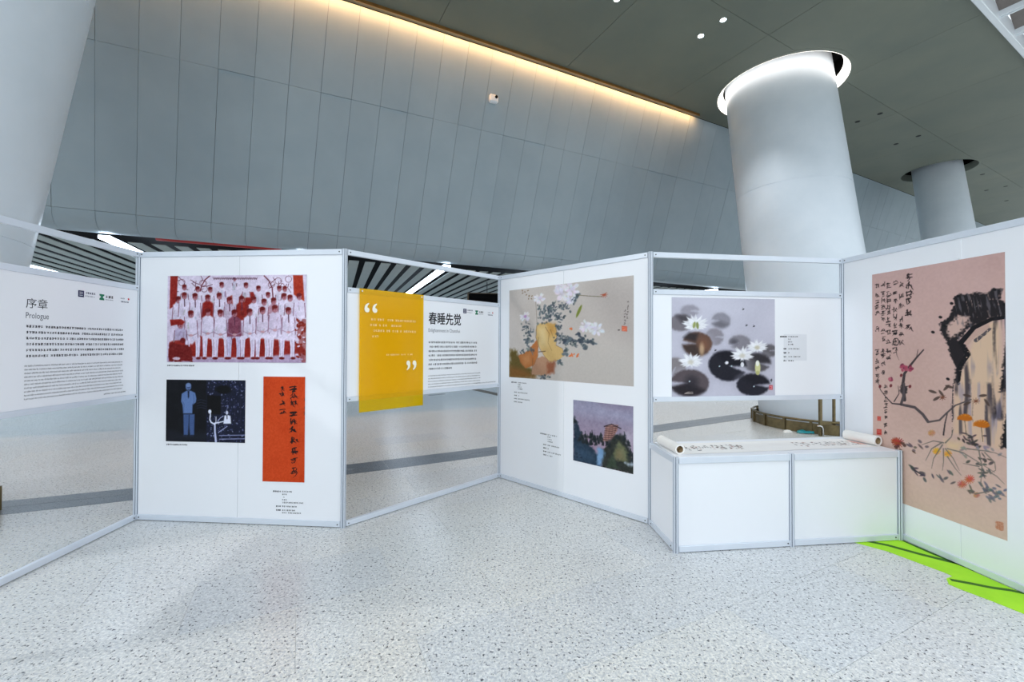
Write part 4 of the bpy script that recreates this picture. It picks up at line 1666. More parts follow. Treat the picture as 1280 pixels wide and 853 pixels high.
# ---- orange calligraphy scroll
cv = Canvas(bA, 1.248, 1.645, 0.394, 1.346, 130, (203, 66, 18), seed=9)
cv.grain(0.10, 5)
cv.grain(0.012, 6)
cv.grain(0.004, 5)
S = crop(325, 465, 4.615)
INK = (28, 16, 14)
for i, (yy, w) in enumerate(((100, 1.5), (140, 1.2), (185, 1.3), (240, 1.5), (290, 1.4), (332, 1.6), (395, 1.4), (458, 1.5), (512, 1.0), (570, 1.3))):
    x, y_ = S(193 + (5 if i > 5 else 0), yy)
    cv.glyph(x, y_, 9.5, 8.6, INK, 100 + i * 3, w, 8)
for i, yy in enumerate((100, 132, 180, 232)):
    x, y_ = S(130, yy)
    cv.glyph(x, y_, 8.2, 7.6, INK, 200 + i * 7, 1.15, 7 if i else 4)
for i, yy in enumerate((165, 205, 240)):
    x, y_ = S(259, yy)
    cv.glyph(x, y_, 3.6, 5.2, (70, 26, 16), 300 + i, 0.7, 5)
cv.line([S(215, 582), S(205, 600), S(190, 612)], 1.0, INK, 0.4)
cv.build('calligraphy_print', 'orange calligraphy scroll print with brushed black characters', 'calligraphy print', thick=0.008)

# ---- flowers growing from an ochre rock
cv = Canvas(b23, 0.174, 1.832, 1.252, 2.304, 300, (196, 187, 181), seed=12)
F1, F2 = crop(632, 340, 6.09), crop(705, 340, 5.684)
cv.grain(0.4, 7)
cv.poly([(740, 360), (800, 352), (800, 440), (760, 410)], (172, 162, 158), alpha=0.6, soft=14)  # shade beyond the band of light, painted into the upper right corner
cv.poly([(690, 425), (790, 440), (790, 480), (690, 478)], (190, 184, 178), alpha=0.6, soft=12)
cv.poly(F1(30, 590, 80, 605, 130, 690, 215, 760, 230, 800, 30, 810), (100, 84, 38), soft=2.5, rough=1.5)
cv.poly(F1(30, 720, 140, 745, 220, 800, 30, 808), (128, 86, 40), soft=3)
cv.poly(F1(205, 660, 320, 640, 350, 760, 300, 790, 195, 785), (172, 132, 106), soft=0.8, rough=0.8)
cv.poly(F1(92, 640, 170, 600, 215, 540, 246, 500, 245, 640, 205, 720, 145, 735, 110, 690), (176, 108, 58), soft=0.7, rough=0.8)
cv.poly(F1(120, 640, 180, 620, 190, 690, 140, 715), (204, 146, 96), alpha=0.6, soft=3)
cv.poly(F1(232, 410, 290, 385, 375, 395, 388, 470, 382, 560, 432, 585, 442, 640, 400, 670, 340, 690, 300, 650, 260, 590, 228, 500), (206, 172, 112), soft=0.7, rough=0.8)
cv.poly(F1(310, 390, 375, 398, 380, 470, 330, 480), (186, 134, 62), alpha=0.7, soft=4)
cv.poly(F1(245, 430, 300, 420, 310, 560, 260, 570), (222, 200, 150), alpha=0.7, soft=4)
cv.poly(F1(310, 690, 380, 680, 370, 770, 315, 780), (150, 92, 66), soft=2, rough=1)
cv.line(F1(250, 610, 300, 605), 0.9, (90, 70, 50))
for pts_ in ((235, 410, 228, 500, 260, 590, 300, 650, 340, 690), (375, 395, 388, 470, 382, 560, 432, 585, 442, 640), (246, 500, 245, 640, 205, 720), (92, 640, 110, 690, 145, 735), (300, 420, 330, 470, 320, 540, 350, 600), (205, 660, 195, 785, 300, 790), (340, 440, 360, 500)):
    cv.line(F1(*pts_), 0.8, (112, 84, 54), 0.5, alpha=0.75)
cv.line(F1(225, 200, 232, 300, 236, 390), 0.6, (120, 108, 92))
r = random.Random(5)
LEAF = ((78, 90, 98), (64, 76, 82), (96, 108, 116), (60, 70, 84), (104, 116, 112))
for (x, y_, n_, sp) in ((285, 290, 14, 40), (345, 300, 18, 38), (440, 265, 16, 42), (300, 360, 12, 42), (405, 345, 14, 34), (345, 255, 8, 30), (180, 465, 12, 30), (178, 530, 12, 26), (150, 415, 8, 30), (190, 585, 8, 34), (420, 500, 12, 40), (475, 520, 14, 34), (520, 540, 10, 26), (395, 420, 8, 20), (410, 690, 6, 22), (300, 800, 6, 40), (520, 215, 8, 26), (460, 600, 5, 20), (130, 605, 4, 14)):
    for k in range(int(n_ * 1.9)):
        q = F1(x + r.gauss(0, sp * .6), y_ + r.gauss(0, sp * .5))
        cv.ell(*q, r.uniform(0.9, 2.4), r.uniform(0.6, 1.5), r.choice(LEAF), alpha=r.uniform(.5, .9), rot=r.uniform(0, 3), soft=0.3, rough=0.4)
for (x, y_) in ((40, 480), (110, 448), (140, 480), (120, 495), (165, 490), (158, 540), (10, 490), (200, 505), (8, 580), (70, 190), (95, 165)):
    for k in range(5):
        q = F2(x + r.gauss(0, 10), y_ + r.gauss(0, 10))
        cv.ell(*q, r.uniform(1.5, 3.0), r.uniform(1.2, 2.2), r.choice(LEAF[:4]), alpha=0.85, rot=r.uniform(0, 3), soft=0.3)


def blossom(q, R, col, core):
    for k in range(26):
        a = r.uniform(0, 2 * PI)
        rr = R * math.sqrt(r.uniform(0.05, 1))
        cv.ell(q[0] + rr * math.cos(a), q[1] + rr * math.sin(a), R * .32, R * .2, [c + r.uniform(-9, 9) for c in col], alpha=0.8, rot=a, soft=0.3)
    cv.ell(q[0], q[1], R * .34, R * .3, core, alpha=0.6, soft=0.5)


for q, R in ((F1(425, 165), 9.6), (F1(500, 132), 8.4), (F1(490, 215), 5.0), (F1(255, 200), 6.2), (F1(145, 340), 5.5), (F2(150, 385), 6.8), (F2(228, 405), 8.6), (F1(400, 110), 4.5)):
    blossom(q, R, (222, 219, 228), (198, 190, 210))
    for a in np.linspace(0, 2 * PI, 9):
        cv.line([(q[0] + R * .3 * math.cos(a), q[1] + R * .3 * math.sin(a)), (q[0] + R * .85 * math.cos(a + .3), q[1] + R * .8 * math.sin(a + .3))], 0.5, (184, 178, 196), alpha=0.45)
cv.ell(*F1(148, 340), 1.8, 1.8, (192, 150, 196))
for q in (F1(150, 150), F1(190, 190)):
    for k in range(5):
        cv.ell(q[0] + r.gauss(0, 2), q[1] + r.gauss(0, 2), 1.2, 0.7, (140, 120, 96), rot=r.uniform(0, 3))
cv.ell(*F2(104, 280), 1.9, 8.2, (132, 142, 66), rot=0.42)
cv.line([F2(120, 240), F2(88, 320)], 0.6, (86, 100, 46))
cv.line([F2(95, 165), F2(180, 172), F2(270, 176)], 0.7, (98, 92, 62))
for a in np.linspace(-0.6, 3.0, 7):
    q = F2(282, 160)
    cv.line([q, (q[0] + 5 * math.cos(a), q[1] + 4.5 * math.sin(a))], 1.3, (168, 86, 62), 0.5)
for q in (F2(36, 402), F2(55, 598), F2(93, 596), F1(495, 635)):
    for k in range(6):
        cv.ell(q[0] + r.gauss(0, 2), q[1] + r.gauss(0, 1.2), 1.3, 0.8, (214, 118, 70), rot=r.uniform(0, 3))
for i, yy in enumerate((215, 245, 265, 285, 305, 325)):
    cv.glyph(*F2(452 - i * 1, yy), 2.6, 3.0, (72, 62, 62), 400 + i, 0.6, 4)
for i, yy in enumerate((275, 297, 320, 343, 366)):
    cv.glyph(*F2(431, yy), 2.6, 3.2, (62, 52, 54), 420 + i, 0.6, 4)
cv.poly(F2(409, 384, 446, 388, 446, 424, 409, 420), (206, 84, 54))
for yy in (395, 405, 414):
    cv.line([F2(415, yy), F2(440, yy + 2)], 0.6, (236, 176, 150))
cv.ell(*F2(388, 413), 1.5, 0.8, (70, 60, 60))
cv.grain(0.012, 3)
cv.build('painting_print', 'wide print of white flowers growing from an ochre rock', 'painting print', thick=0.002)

# ---- mountain tower at dusk
cv = Canvas(b23, 1.132, 1.828, 0.424, 1.063, 130, (150, 138, 160), seed=14)
K = crop(710, 495, 8.12)
t_ = ((cv.Z - cv.z0) / (cv.z1 - cv.z0))[..., None]
cv.a[:] = np.array((158, 128, 146)) * (1 - t_) + np.array((142, 140, 164)) * t_
cv.poly(K(60, 100, 300, 120, 660, 200, 660, 260, 300, 200, 60, 170), (170, 170, 196), alpha=0.6, soft=7)
cv.poly(K(300, 60, 660, 100, 660, 150, 400, 110), (140, 122, 146), alpha=0.6, soft=6)
cv.poly(K(560, 380, 668, 360, 668, 600, 600, 560), (190, 180, 196), alpha=0.7, soft=7)
cv.poly(K(55, 215, 75, 250, 105, 290, 130, 370, 180, 450, 250, 540, 300, 600, 320, 720, 55, 670), (36, 52, 68), soft=1.5, rough=1.5)
cv.poly(K(60, 480, 160, 520, 260, 600, 290, 700, 60, 655), (52, 76, 100), alpha=0.7, soft=6)
cv.poly(K(140, 400, 330, 470, 420, 440, 480, 400, 560, 400, 600, 480, 600, 560, 420, 560, 330, 720, 660, 790, 640, 700, 420, 480), (42, 48, 46), soft=2, rough=2)
cv.poly(K(330, 560, 520, 420, 600, 500, 665, 660, 665, 795, 330, 720), (44, 48, 44), soft=1.5, rough=2)
cv.poly(K(300, 515, 355, 545, 370, 585, 345, 650, 330, 715, 295, 700, 288, 600), (116, 152, 190), soft=2, rough=1)
r = random.Random(2)
for k in range(46):
    x = r.uniform(130, 420)
    q = K(x, 430 + (x - 130) * .12 + r.uniform(-45, 40))
    cv.poly([(q[0], q[1] - r.uniform(3, 6)), (q[0] + 1.5, q[1] + 3), (q[0] - 1.5, q[1] + 3)], (30, 36, 40), soft=0.6, rough=0.6)
for x, y_, hh in ((66, 235, 50), (570, 400, 60), (630, 550, 70), (655, 620, 70), (610, 470, 50), (500, 400, 40), (330, 400, 40), (120, 420, 40)):
    q = K(x, y_)
    cv.poly([(q[0], q[1] - hh / 16), (q[0] + 3, q[1] + hh / 9), (q[0] - 3, q[1] + hh / 9)], (36, 42, 46), soft=0.8, rough=1)
cv.poly(K(512, 462, 560, 510, 598, 580, 596, 690, 470, 640, 455, 590), (104, 108, 80), soft=2, rough=1.2)
cv.poly(K(500, 560, 545, 560, 560, 640, 490, 640), (140, 116, 84), alpha=0.6, soft=4)
cv.poly(K(438, 600, 480, 650, 500, 740, 380, 720), (58, 70, 56), soft=2, rough=1)
cv.poly(K(570, 680, 668, 690, 668, 720, 600, 705), (190, 204, 222), soft=2, rough=1)
cv.poly(K(378, 305, 440, 288, 505, 300, 500, 350, 448, 430, 400, 460, 352, 460, 368, 380), (158, 116, 108), soft=1)
for k in range(7):
    y_ = 312 + k * 22
    cv.line([K(375 - k * 3, y_), K(440, y_ + 6), K(505 - k * 10, y_ - 4)], 0.7, (70, 48, 50))
for x in (395, 425, 455, 485):
    cv.line([K(x, 300), K(x - 20, 440)], 0.6, (92, 62, 60), alpha=0.8)
cv.line([K(365, 312), K(440, 290), K(535, 335)], 1.2, (54, 44, 50))
for i, (x, y_) in enumerate(((85, 590), (120, 605), (90, 620), (130, 630))):
    cv.glyph(*K(x, y_), 3, 3, (24, 30, 40), 500 + i, 0.6, 4)
cv.grain(0.012, 5)
cv.grain(0.03, 7)
cv.build('painting_print', 'small print of a tower on a wooded mountain at dusk', 'painting print', thick=0.002)

# ---- ink water lilies
cv = Canvas(b34, 0.203, 1.257, 1.166, 2.088, 210, (194, 192, 206), off=0.014, seed=16)
K = crop(830, 365, 6.317)
cv.grain(0.3, 5)
cv.poly(K(60, 40, 400, 40, 700, 120, 500, 300, 300, 150), (206, 205, 218), alpha=0.5, soft=12)


def pad(x, y_, rx, ry, col, ang, open_=0.30, alpha=1.0, dark=None, rot=0.0, halo=True):
    cx_, cy_ = K(x, y_)
    rx, ry = rx / 6.317, ry / 6.317
    if halo:
        cv.ell(cx_, cy_, rx * 1.16, ry * 1.18, (172, 170, 184), alpha=0.55 * alpha, rot=rot, soft=0.22)
    pts_ = []
    for k in range(40):
        a = ang + open_ + (2 * PI - 2 * open_) * k / 39
        X, Y = rx * math.cos(a), ry * math.sin(a)
        pts_.append((cx_ + X * math.cos(rot) - Y * math.sin(rot), cy_ + X * math.sin(rot) + Y * math.cos(rot)))
    pts_.append((cx_ + rx * 0.1 * math.cos(ang), cy_ + ry * 0.1 * math.sin(ang)))
    cv.poly(pts_, col, alpha=alpha, soft=1.4, rough=0.5)
    if dark is not None:
        n_ = 16
        pts2 = [pts_[-1]] + pts_[-2:-2 - n_:-1]
        cv.poly(pts2, dark, alpha=0.75 * alpha, soft=3.0)


pad(205, 150, 72, 46, (142, 138, 148), 0.1, 0.25, 0.75)
pad(135, 245, 92, 66, (112, 106, 112), 0.4, 0.15, 0.9, (52, 48, 54))
pad(452, 226, 74, 60, (134, 132, 142), 3.0, 0.28, 0.85, (92, 90, 98))
pad(400, 355, 72, 66, (130, 124, 132), 0.05, 0.12, 0.8)
pad(265, 412, 116, 94, (92, 66, 56), 3.25, 0.2, 0.95, (50, 42, 42))
cv.poly(K(155, 360, 200, 322, 270, 330, 250, 390, 170, 375), (40, 36, 40), alpha=0.85, soft=2.5)
cv.ell(*K(315, 420), 7, 9, (134, 90, 66), alpha=0.6, soft=0.6)
cv.ell(*K(300, 455), 3.0, 7.5, (208, 176, 140), alpha=0.75, soft=0.5)
pad(600, 400, 86, 58, (124, 120, 128), 2.7, 0.2, 0.85)
cv.ell(*K(555, 395), 5, 3.6, (62, 60, 68), alpha=0.6, soft=0.6)
pad(835, 465, 60, 50, (92, 88, 92), 0.0, 0.1, 0.9)
pad(95, 590, 80, 70, (120, 112, 112), 2.0, 0.1, 0.8)
pad(205, 720, 152, 106, (82, 72, 76), 3.05, 0.22, 0.95, (20, 18, 24))
cv.ell(*K(220, 715), 8, 8, (38, 36, 44), alpha=0.7, soft=0.6)
pad(735, 560, 108, 74, (84, 80, 84), 0.25, 0.2, 0.95, (34, 32, 38))
pad(502, 586, 150, 118, (32, 32, 42), -0.05, 0.24, 1.0, (22, 22, 32), rot=0.2)
pad(705, 735, 130, 86, (34, 34, 44), 0.05, 0.2, 1.0, (24, 24, 32))


def lily(x, y_, R, lean=0.0, core=(190, 182, 160)):
    cx_, cy_ = K(x, y_)
    R /= 6.317
    r_ = random.Random(int(x * 7 + y_))
    for ring, n_ in ((1.0, 15), (0.72, 11), (0.45, 7)):
        for k in range(n_):
            a = 2 * PI * k / n_ + r_.uniform(-.15, .15) + ring
            ca, sa = math.cos(a) * R * ring * 1.15, math.sin(a) * R * ring * 0.85
            if sa > 0:
                sa *= 0.7
            tip = (cx_ + ca, cy_ + sa - lean * R * 0.3)
            bx_, by_ = -sa * 0.17, ca * 0.17
            v = r_.uniform(222, 246)
            cv.poly([(cx_ + bx_ * .5, cy_ + by_ * .5), (cx_ + ca * .5 + bx_, cy_ + sa * .5 + by_), tip, (cx_ + ca * .5 - bx_, cy_ + sa * .5 - by_), (cx_ - bx_ * .5, cy_ - by_ * .5)], (v, v, v + 4), soft=0.7)
            cv.line([(cx_ + ca * .25, cy_ + sa * .25), (cx_ + ca * .9, cy_ + sa * .9)], 0.5, (186, 186, 196), alpha=0.5)
    cv.ell(cx_, cy_, R * .25, R * .2, core, alpha=0.6, soft=0.5)


lily(250, 262, 92, 0.3, (150, 156, 104))
cv.ell(*K(240, 262), 1.6, 4.2, (150, 158, 96), rot=0.2)
cv.ell(*K(266, 266), 1.6, 4.4, (136, 146, 90), rot=-0.1)
lily(212, 556, 86, 0.2)
lily(620, 505, 84, 0.2)
lily(738, 440, 74, 0.2, (170, 158, 120))
cv.ell(*K(620, 575), 2.2, 3.2, (226, 226, 232))
cv.ell(*K(742, 600), 3.4, 8.2, (206, 204, 150))
cv.ell(*K(740, 565), 2.2, 3.6, (236, 236, 226))
cv.ell(*K(742, 640), 2.4, 2.6, (182, 180, 120))
cv.ell(*K(497, 562), 2.4, 2.0, (232, 230, 236), rough=0.5)
for q in ((440, 588), (535, 587), (203, 708), (712, 748)):
    cv.ell(*K(*q), 0.9, 0.9, (180, 196, 206))
for q in ((628, 138), (654, 265), (712, 272), (408, 462)):
    cv.ell(*K(*q), 1.5, 0.8, (42, 42, 52), rot=-0.5)
    cv.line([K(q[0] - 6, q[1] - 12), K(*q)], 0.5, (60, 60, 70))
for k in range(9):
    cv.line([K(165 + k * 8, 805), K(190 + k * 5, 790)], 0.7, (220, 206, 196), 0.4)
cv.poly(K(832, 738, 860, 738, 860, 774, 832, 774), (198, 74, 84))
cv.line([K(840, 748), K(852, 748), K(852, 764), K(840, 764)], 0.6, (236, 190, 196))
cv.glyph(*K(848, 700), 2.6, 7.0, (50, 48, 56), 600, 0.8, 6)
cv.grain(0.012, 2.5)
cv.build('painting_print', 'square ink print of white water lilies among dark pads', 'painting print', thick=0.002, y_=-0.0082)

# ---- tall pink painting: rock, plum branch, chrysanthemums and calligraphy
cv = Canvas(bR, 0.316, 1.279, 0.308, 2.292, 250, (204, 172, 162), seed=18)
G, Q, V = crop(1160, 310, 4.06), crop(1085, 480, 4.062), crop(1085, 330, 5.02)
cv.grain(0.45, 6)
t_ = np.clip((cv.z1 - cv.Z) / (cv.z1 - cv.z0), 0, 1)[..., None]
cv.a += np.array((8, 12, 2)) * t_ - np.array((2, 6, 2))
cv.grain(0.015, 3)
BK = (24, 22, 26)
# pale face of the rock first
cv.poly(G(175, 610, 240, 430, 320, 370, 360, 380, 370, 560, 370, 720, 375, 870, 130, 870, 150, 700), (218, 186, 158), soft=3)
cv.poly(Q(440, 0, 700, 0, 690, 320, 660, 335, 600, 300, 430, 250), (214, 180, 154), soft=3)
# black mass at the right edge
cv.poly(G(400, 420, 430, 380, 430, 870, 405, 870, 395, 740, 360, 730, 385, 560), BK, soft=1.5, rough=2)
cv.poly(Q(672, 0, 735, -20, 735, 328, 670, 328, 690, 180, 700, 60), BK, soft=1, rough=2)
cv.ell(*Q(692, 100), 5.0, 16, (210, 176, 152), soft=0.2, rough=0.3)
# brushed black crown of the rock
cv.poly(G(128, 245, 190, 232, 290, 228, 330, 208, 372, 214, 360, 262, 400, 285, 418, 300, 418, 360, 330, 350, 240, 390, 190, 420, 150, 470, 190, 520, 180, 600, 155, 620, 150, 690, 132, 690, 136, 600, 110, 540, 90, 470, 60, 420, 55, 385, 100, 350, 130, 290), BK, alpha=0.93, soft=1.2, rough=1.8)
cv.poly(G(90, 400, 150, 345, 200, 350, 190, 400, 130, 450, 108, 470), (206, 172, 160), soft=2, rough=2.5)
cv.poly(G(180, 470, 230, 420, 310, 375, 312, 410, 240, 450, 190, 500), (198, 164, 150), soft=1.5, rough=2)
r = random.Random(9)
CROWN = G(128, 245, 190, 232, 290, 228, 330, 208, 372, 214, 360, 262, 400, 285, 418, 300, 418, 360, 330, 350, 240, 390, 190, 420, 150, 470, 130, 300)
cv.streaks(CROWN, (104, 98, 104), 0.010, 6, 0.60, 0.75, lean=0.15)
cv.streaks(CROWN, (196, 166, 158), 0.008, 5, 0.78, 0.8, lean=0.15)
cv.line(G(240, 470, 280, 440, 312, 410), 5, (70, 66, 74), 3, alpha=0.9, dry=0.2)
cv.line(G(165, 480, 230, 405, 320, 362, 400, 352), 6.5, BK, 4)
cv.line(G(175, 500, 200, 540, 160, 600, 150, 690), 7, BK, 4, dry=0.1)
SIDE = G(325, 350, 410, 350, 400, 560, 378, 720, 385, 870, 325, 870, 335, 600)
cv.streaks(SIDE, (40, 36, 42), 0.016, 12, 0.42, 0.92, soft=3)
cv.streaks(SIDE, (118, 110, 128), 0.012, 10, 0.62, 0.7, soft=3)
FACE = G(150, 600, 200, 560, 320, 420, 330, 870, 125, 870)
cv.streaks(FACE, (128, 120, 140), 0.020, 10, 0.66, 0.6, soft=3)
cv.streaks(G(130, 660, 215, 560, 205, 870, 118, 870), (58, 52, 60), 0.014, 14, 0.58, 0.85, soft=2)
LOW = Q(425, -5, 530, -5, 520, 250, 425, 260)
cv.streaks(LOW, (70, 64, 72), 0.016, 12, 0.58, 0.8, soft=2)
cv.streaks(Q(590, -5, 690, -5, 665, 330, 585, 310), (62, 56, 64), 0.016, 12, 0.52, 0.85, soft=2)
cv.streaks(Q(430, -5, 690, -5, 665, 320, 430, 250), (150, 142, 160), 0.014, 12, 0.66, 0.6, soft=2)
for q in ((117, 282), (60, 352), (22, 428), (98, 666), (80, 395), (150, 245), (335, 212), (385, 288)):
    cv.ell(*G(*q), 2.4, 1.7, BK, rot=0.3)
# calligraphy columns
cols = ((252, (85, 135, 185, 240, 310, 400), 9.0, 1.5), (205, (130, 205, 265, 345, 390, 440, 495), 6.5, 1.0), (165, (115, 180, 235, 290, 335, 385, 435, 490, 540), 6.3, 1.0),
        (125, (135, 195, 235, 275, 305, 350, 390, 430, 490, 550, 585), 6.2, 1.0), (92, (130, 190, 230, 275, 310, 350, 425, 475, 545, 580, 625, 680), 5.6, 0.95), (55, (140, 200, 245, 270, 310, 410, 555, 610, 655, 710, 740), 5.6, 0.95))
for ci, (x, ys_, s_, w) in enumerate(cols):
    for i, yy in enumerate(ys_):
        if yy > 0:
            cv.glyph(*V(x, yy), s_ * 1.05, s_ * 1.25, (44, 34, 36), 700 + ci * 40 + i, w, 6)
cv.ell(*V(168, 438), 2.2, 1.6, BK)
a = np.linspace(0, 2 * PI, 14)
cv.line([(V(172, 490)[0] + 3.6 * math.cos(t), V(172, 490)[1] + 4.6 * math.sin(t)) for t in a], 1.0, BK)
cv.line(V(172, 540, 178, 575, 192, 605), 0.8, BK, 0.4)
for i, yy in enumerate((10, 45, 80, 110, 145, 172, 212, 248)):
    cv.glyph(*Q(88, yy), 5.0, 6.2, (44, 34, 36), 960 + i, 1.0, 5)
for xy in ((45, 165, 62, 188), (42, 230, 66, 260)):
    cv.poly(Q(xy[0], xy[1], xy[2], xy[1] + 2, xy[2], xy[3], xy[0], xy[3] - 2), (198, 60, 50))
    cv.line(Q(xy[0] + 5, xy[1] + 9, xy[2] - 5, xy[1] + 10), 0.6, (232, 170, 158))
    cv.line(Q(xy[0] + 5, xy[1] + 16, xy[2] - 5, xy[1] + 17), 0.6, (232, 170, 158))
# plum branch
BR = (66, 56, 58)
cv.line(V(345, 540, 300, 590, 260, 640, 225, 690, 215, 760, 225, 853), 1.6, BR, 5.0)
cv.line(V(310, 540, 300, 590), 0.8, BR)
cv.ell(*V(220, 790), 4.6, 6.0, (56, 48, 50), rough=0.4)
cv.line(Q(180, 0, 178, 60, 165, 105, 235, 120, 275, 155, 300, 190), 3.0, (84, 74, 76), 3.6)
cv.line(Q(165, 105, 120, 100, 90, 70, 60, 30, 52, 0), 2.0, BR, 0.8)
cv.line(Q(130, 90, 155, 50, 150, 10), 1.4, BR, 0.6)
cv.line(Q(185, 15, 215, 10), 1.4, BR, 0.6)
cv.line(Q(300, 195, 360, 185, 395, 150, 440, 110, 520, 80), 2.4, (90, 80, 80), 1.4)
cv.line(Q(380, 260, 388, 200, 400, 150), 2.0, BR, 1.2)
cv.line(Q(430, 0, 425, 120, 424, 260), 1.6, (70, 62, 66), 1.0, dry=0.2)
for q in (V(215, 640), V(260, 658), V(135, 725), V(232, 655)):
    for k in range(6):
        cv.ell(q[0] + r.gauss(0, 1.6), q[1] + r.gauss(0, 1.4), 2.2, 1.7, r.choice(((168, 70, 92), (140, 50, 76), (186, 100, 112), (110, 40, 62))), alpha=0.85, rot=r.uniform(0, 3))
for q in (V(72, 770), V(260, 770), V(140, 765), V(205, 700)):
    cv.ell(*q, 1.6, 2.2, (110, 44, 48), rot=0.4)
# leaves and blossoms on the rock side
for (x, y_), a in ((Q(325, 40), 0.2), (Q(345, 75), -0.6), (Q(395, 20), -0.8), (Q(370, 50), 0.9), (Q(500, 60), 0.1), (Q(580, 60), -0.2), (Q(600, 95), 0.9), (Q(500, 100), -0.5), (Q(410, 15), 0.2)):
    cv.ell(x, y_, 5.2, 1.7, (78, 62, 56), rot=a, alpha=0.9)
for q in (Q(375, 70), Q(545, 88)):
    for a in np.linspace(0, 2 * PI, 9):
        cv.line([q, (q[0] + 5 * math.cos(a), q[1] + 4 * math.sin(a))], 1.2, (120, 70, 50), 0.5)
for q, R in ((Q(488, 172), 9.0), (Q(572, 205), 10.0)):
    for a in np.linspace(PI, 2 * PI, 16):
        cv.line([(q[0], q[1] + 2), (q[0] + R * math.cos(a), q[1] + 2 + R * .72 * math.sin(a))], 2.4, r.choice(((200, 112, 24), (184, 96, 18), (212, 134, 40))), 1.2)
    cv.ell(q[0], q[1] + 1, R * .95, R * .34, (190, 104, 24))
    cv.line([(q[0], q[1] + 4), (q[0] + 2, q[1] + 22)], 0.8, (82, 74, 62))
for q, R, c_ in ((Q(345, 342), 5.0, (222, 160, 50)), (Q(402, 355), 5.2, (218, 156, 58)), (Q(475, 510), 6.0, (190, 104, 84)), (Q(512, 485), 6.5, (196, 96, 66)), (Q(548, 565), 4.0, (184, 124, 94)), (Q(150, 300), 7.5, (156, 62, 42)), (Q(135, 290), 5.0, (166, 72, 48)), (Q(320, 250), 4.5, (190, 140, 96))):
    for a in np.linspace(0, 2 * PI, 15):
        cv.line([q, (q[0] + R * math.cos(a), q[1] + R * .85 * math.sin(a))], 1.7, [v + r.uniform(-14, 14) for v in c_], 0.9)
cv.poly(Q(390, 290, 470, 300, 460, 340, 400, 330), (226, 196, 140), alpha=0.6, soft=5)
for (x, y_, n_, sp, c_) in ((505, 280, 16, 24, (62, 54, 54)), (545, 310, 8, 14, (60, 56, 56)), (580, 385, 12, 24, (72, 70, 66)), (575, 450, 8, 12, (80, 80, 76)), (600, 535, 12, 22, (96, 98, 106)), (655, 555, 12, 22, (104, 106, 116)), (625, 580, 6, 16, (110, 110, 116)), (520, 545, 6, 12, (96, 90, 84)), (490, 350, 6, 20, (132, 126, 128)), (595, 325, 6, 26, (138, 132, 136)), (240, 310, 7, 26, (92, 84, 86)), (400, 470, 7, 28, (84, 84, 90)), (250, 445, 9, 28, (74, 70, 74)), (180, 320, 6, 22, (86, 56, 48))):
    for k in range(n_):
        q = Q(x + r.gauss(0, sp), y_ + r.gauss(0, sp * .6))
        cv.ell(*q, r.uniform(2.0, 4.2), r.uniform(0.9, 1.9), [v + r.uniform(-10, 10) for v in c_], alpha=0.82, rot=r.uniform(-.8, 1.2), soft=0.3)
for pts_ in ((370, 300, 320, 330, 290, 390), (375, 310, 330, 380, 320, 430), (380, 330, 380, 400, 375, 440), (390, 330, 430, 380, 460, 440), (400, 330, 480, 350, 560, 400, 640, 450), (380, 300, 330, 290, 270, 310), (390, 300, 420, 270, 430, 230), (500, 330, 580, 340, 640, 350, 710, 380), (590, 350, 640, 400, 645, 440, 625, 450), (400, 370, 440, 430, 470, 465), (560, 340, 575, 420, 570, 500, 600, 560), (600, 440, 650, 470, 690, 510), (560, 420, 480, 405), (540, 560, 620, 545, 700, 575)):
    cv.line(Q(*pts_), 1.8, (112, 106, 98), 0.7, alpha=0.85)
for k in range(5):
    cv.line(Q(235, 440, 215 + k * 18, 425 + k * 12), 2.4, (66, 62, 68), 0.6)
# collector's seal
q = Q(647, 698, 684, 706, 684, 748, 647, 740)
cv.poly(q, (182, 112, 82), alpha=0.85, rough=0.8)
for i in range(4):
    cv.line(Q(650 + i * 10, 702, 650 + i * 10, 742), 0.6, (214, 172, 146), dry=0.3)
    cv.line(Q(648, 710 + i * 9, 684, 713 + i * 9), 0.6, (214, 172, 146), dry=0.3)
cv.build('painting_print', 'tall pink print of a black rock with plum branch and chrysanthemums', 'painting print', thick=0.002)

# ------------------------------------------------------------------ hand scroll on the counter
hs = empty('hand_scroll', (CF[0][0], CF[0][1], CH), cang)


def cl(p_):
    d_ = np.array(p_) - CF[0]
    return float(np.dot(d_, cu)), float(np.dot(d_, cn))


ZR = 0.040


def paper_roll(p0, p1, R):
    (ax, ay), (bx_, by_) = cl(p0), cl(p1)
    d_ = np.array((bx_ - ax, by_ - ay))
    L_ = float(np.linalg.norm(d_))
    mb = MB()
    prof_ = [(R * 0.72, 0), (R, 0), (R, L_), (R * 0.72, L_)]
    mb.lathe(prof_, 28, (0, 0), True)
    o = mb.build('paper_roll', 'paper', hs)
    smooth_by_angle(o, 40)
    o.rotation_euler = Vector((d_[0], d_[1], 0)).to_track_quat('Z', 'Y').to_euler()
    o.location = (ax, ay, R + 0.001)
    sp = MB()
    # spiral end of the rolled paper and its dark core
    pts_ = [(R * (0.30 + 0.42 * k / 40) * math.cos(k * .42), R * (0.30 + 0.42 * k / 40) * math.sin(k * .42), -0.0) for k in range(41)]
    for k in range(40):
        (x0_, y0_, _), (x1_, y1_, _) = pts_[k], pts_[k + 1]
        sp.add([(x0_, y0_, 0.004), (x1_, y1_, 0.004), (x1_, y1_, L_ - 0.004), (x0_, y0_, L_ - 0.004)], [(0, 1, 2, 3)])
    sp.build('rolled_layers', 'paper_edge', o, True)
    return o


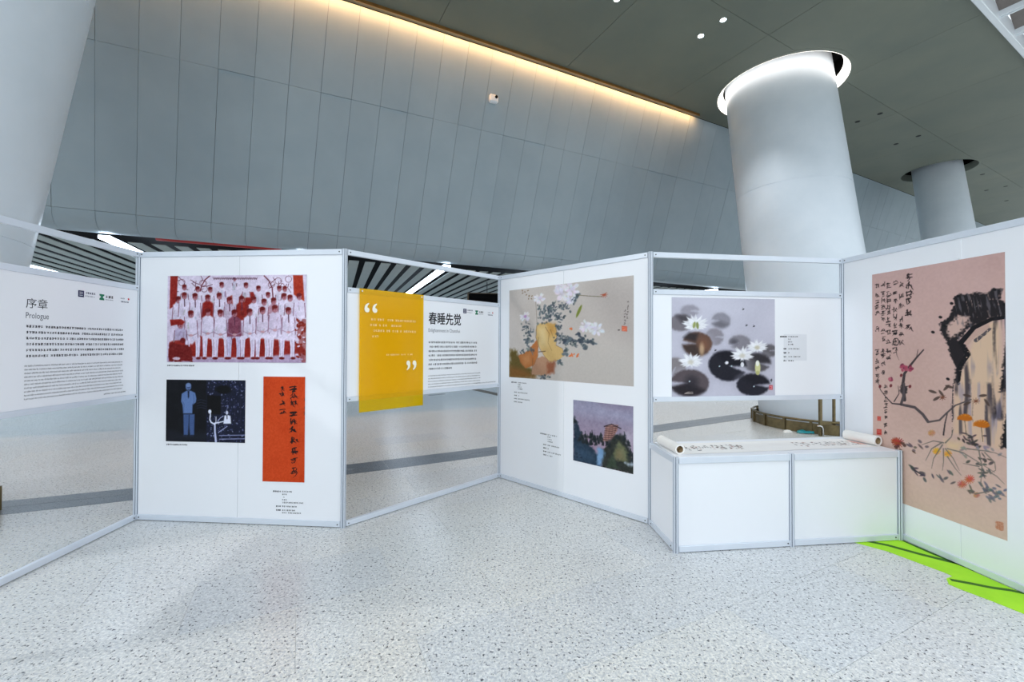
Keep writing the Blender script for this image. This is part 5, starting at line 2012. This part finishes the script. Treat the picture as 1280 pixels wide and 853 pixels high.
paper_roll((1.365, 3.475), (1.335, 3.83), 0.040)
paper_roll((3.243, 3.790), (3.180, 4.075), 0.044)
c00, c10, c11, c01 = cl((1.40, 3.475)), cl((3.216, 3.760)), cl((3.145, 4.085)), cl((1.365, 3.835))
nx, ny = 300, 50
u_, v_ = np.meshgrid(np.linspace(0, 1, nx), np.linspace(0, 1, ny))
xx = (1 - u_) * (1 - v_) * c00[0] + u_ * (1 - v_) * c10[0] + u_ * v_ * c11[0] + (1 - u_) * v_ * c01[0]
yy = (1 - u_) * (1 - v_) * c00[1] + u_ * (1 - v_) * c10[1] + u_ * v_ * c11[1] + (1 - u_) * v_ * c01[1]
zz = 0.0022 + 0.0012 * np.sin(u_ * 19) * np.sin(u_ * 7 + 1)
colr = np.empty((ny, nx, 3))
colr[:] = (247, 244, 240)
r = random.Random(77)


def dab(uc, vc, ru, rv, col, al):
    m_ = np.clip(1.6 - 1.6 * (((u_ - uc) / ru) ** 2 + ((v_ - vc) / rv) ** 2), 0, 1)[..., None] * al
    colr[:] = colr * (1 - m_) + np.array(col, float) * m_


for k in range(150):
    uc = r.choice((r.uniform(0.06, 0.36), r.uniform(0.62, 0.97)))
    vc = r.uniform(0.30, 0.72)
    col = r.choice(((40, 34, 34), (70, 60, 58), (60, 44, 40), (150, 90, 74)))
    for j in range(3):
        dab(uc + r.uniform(-.004, .004), vc + r.uniform(-.05, .05), r.uniform(.0016, .0045), r.uniform(.012, .045), col, r.uniform(.5, .95))
dab(0.985, 0.5, 0.02, 0.3, (214, 120, 104), 0.5)
me = bpy.data.meshes.new('paper_sheet')
idx = np.arange(nx * ny).reshape(ny, nx)
f_ = np.stack([idx[:-1, :-1], idx[:-1, 1:], idx[1:, 1:], idx[1:, :-1]], -1).reshape(-1, 4)
me.vertices.add(nx * ny)
me.vertices.foreach_set('co', np.stack([xx, yy, zz], -1).ravel())
me.loops.add(f_.size)
me.loops.foreach_set('vertex_index', f_.ravel().astype(np.int32))
me.polygons.add(len(f_))
me.polygons.foreach_set('loop_start', np.arange(0, f_.size, 4, dtype=np.int32))
me.update(calc_edges=True)
ca = me.color_attributes.new('print', 'FLOAT_COLOR', 'POINT')
rgba = np.ones((ny * nx, 4))
rgba[:, :3] = srgb2lin(colr).reshape(-1, 3)
ca.data.foreach_set('color', rgba.ravel())
me.materials.append(M['print'])
link('paper_sheet', me, hs)
tag(hs, 'unrolled white calligraphy hand scroll lying on the counter', 'hand scroll')
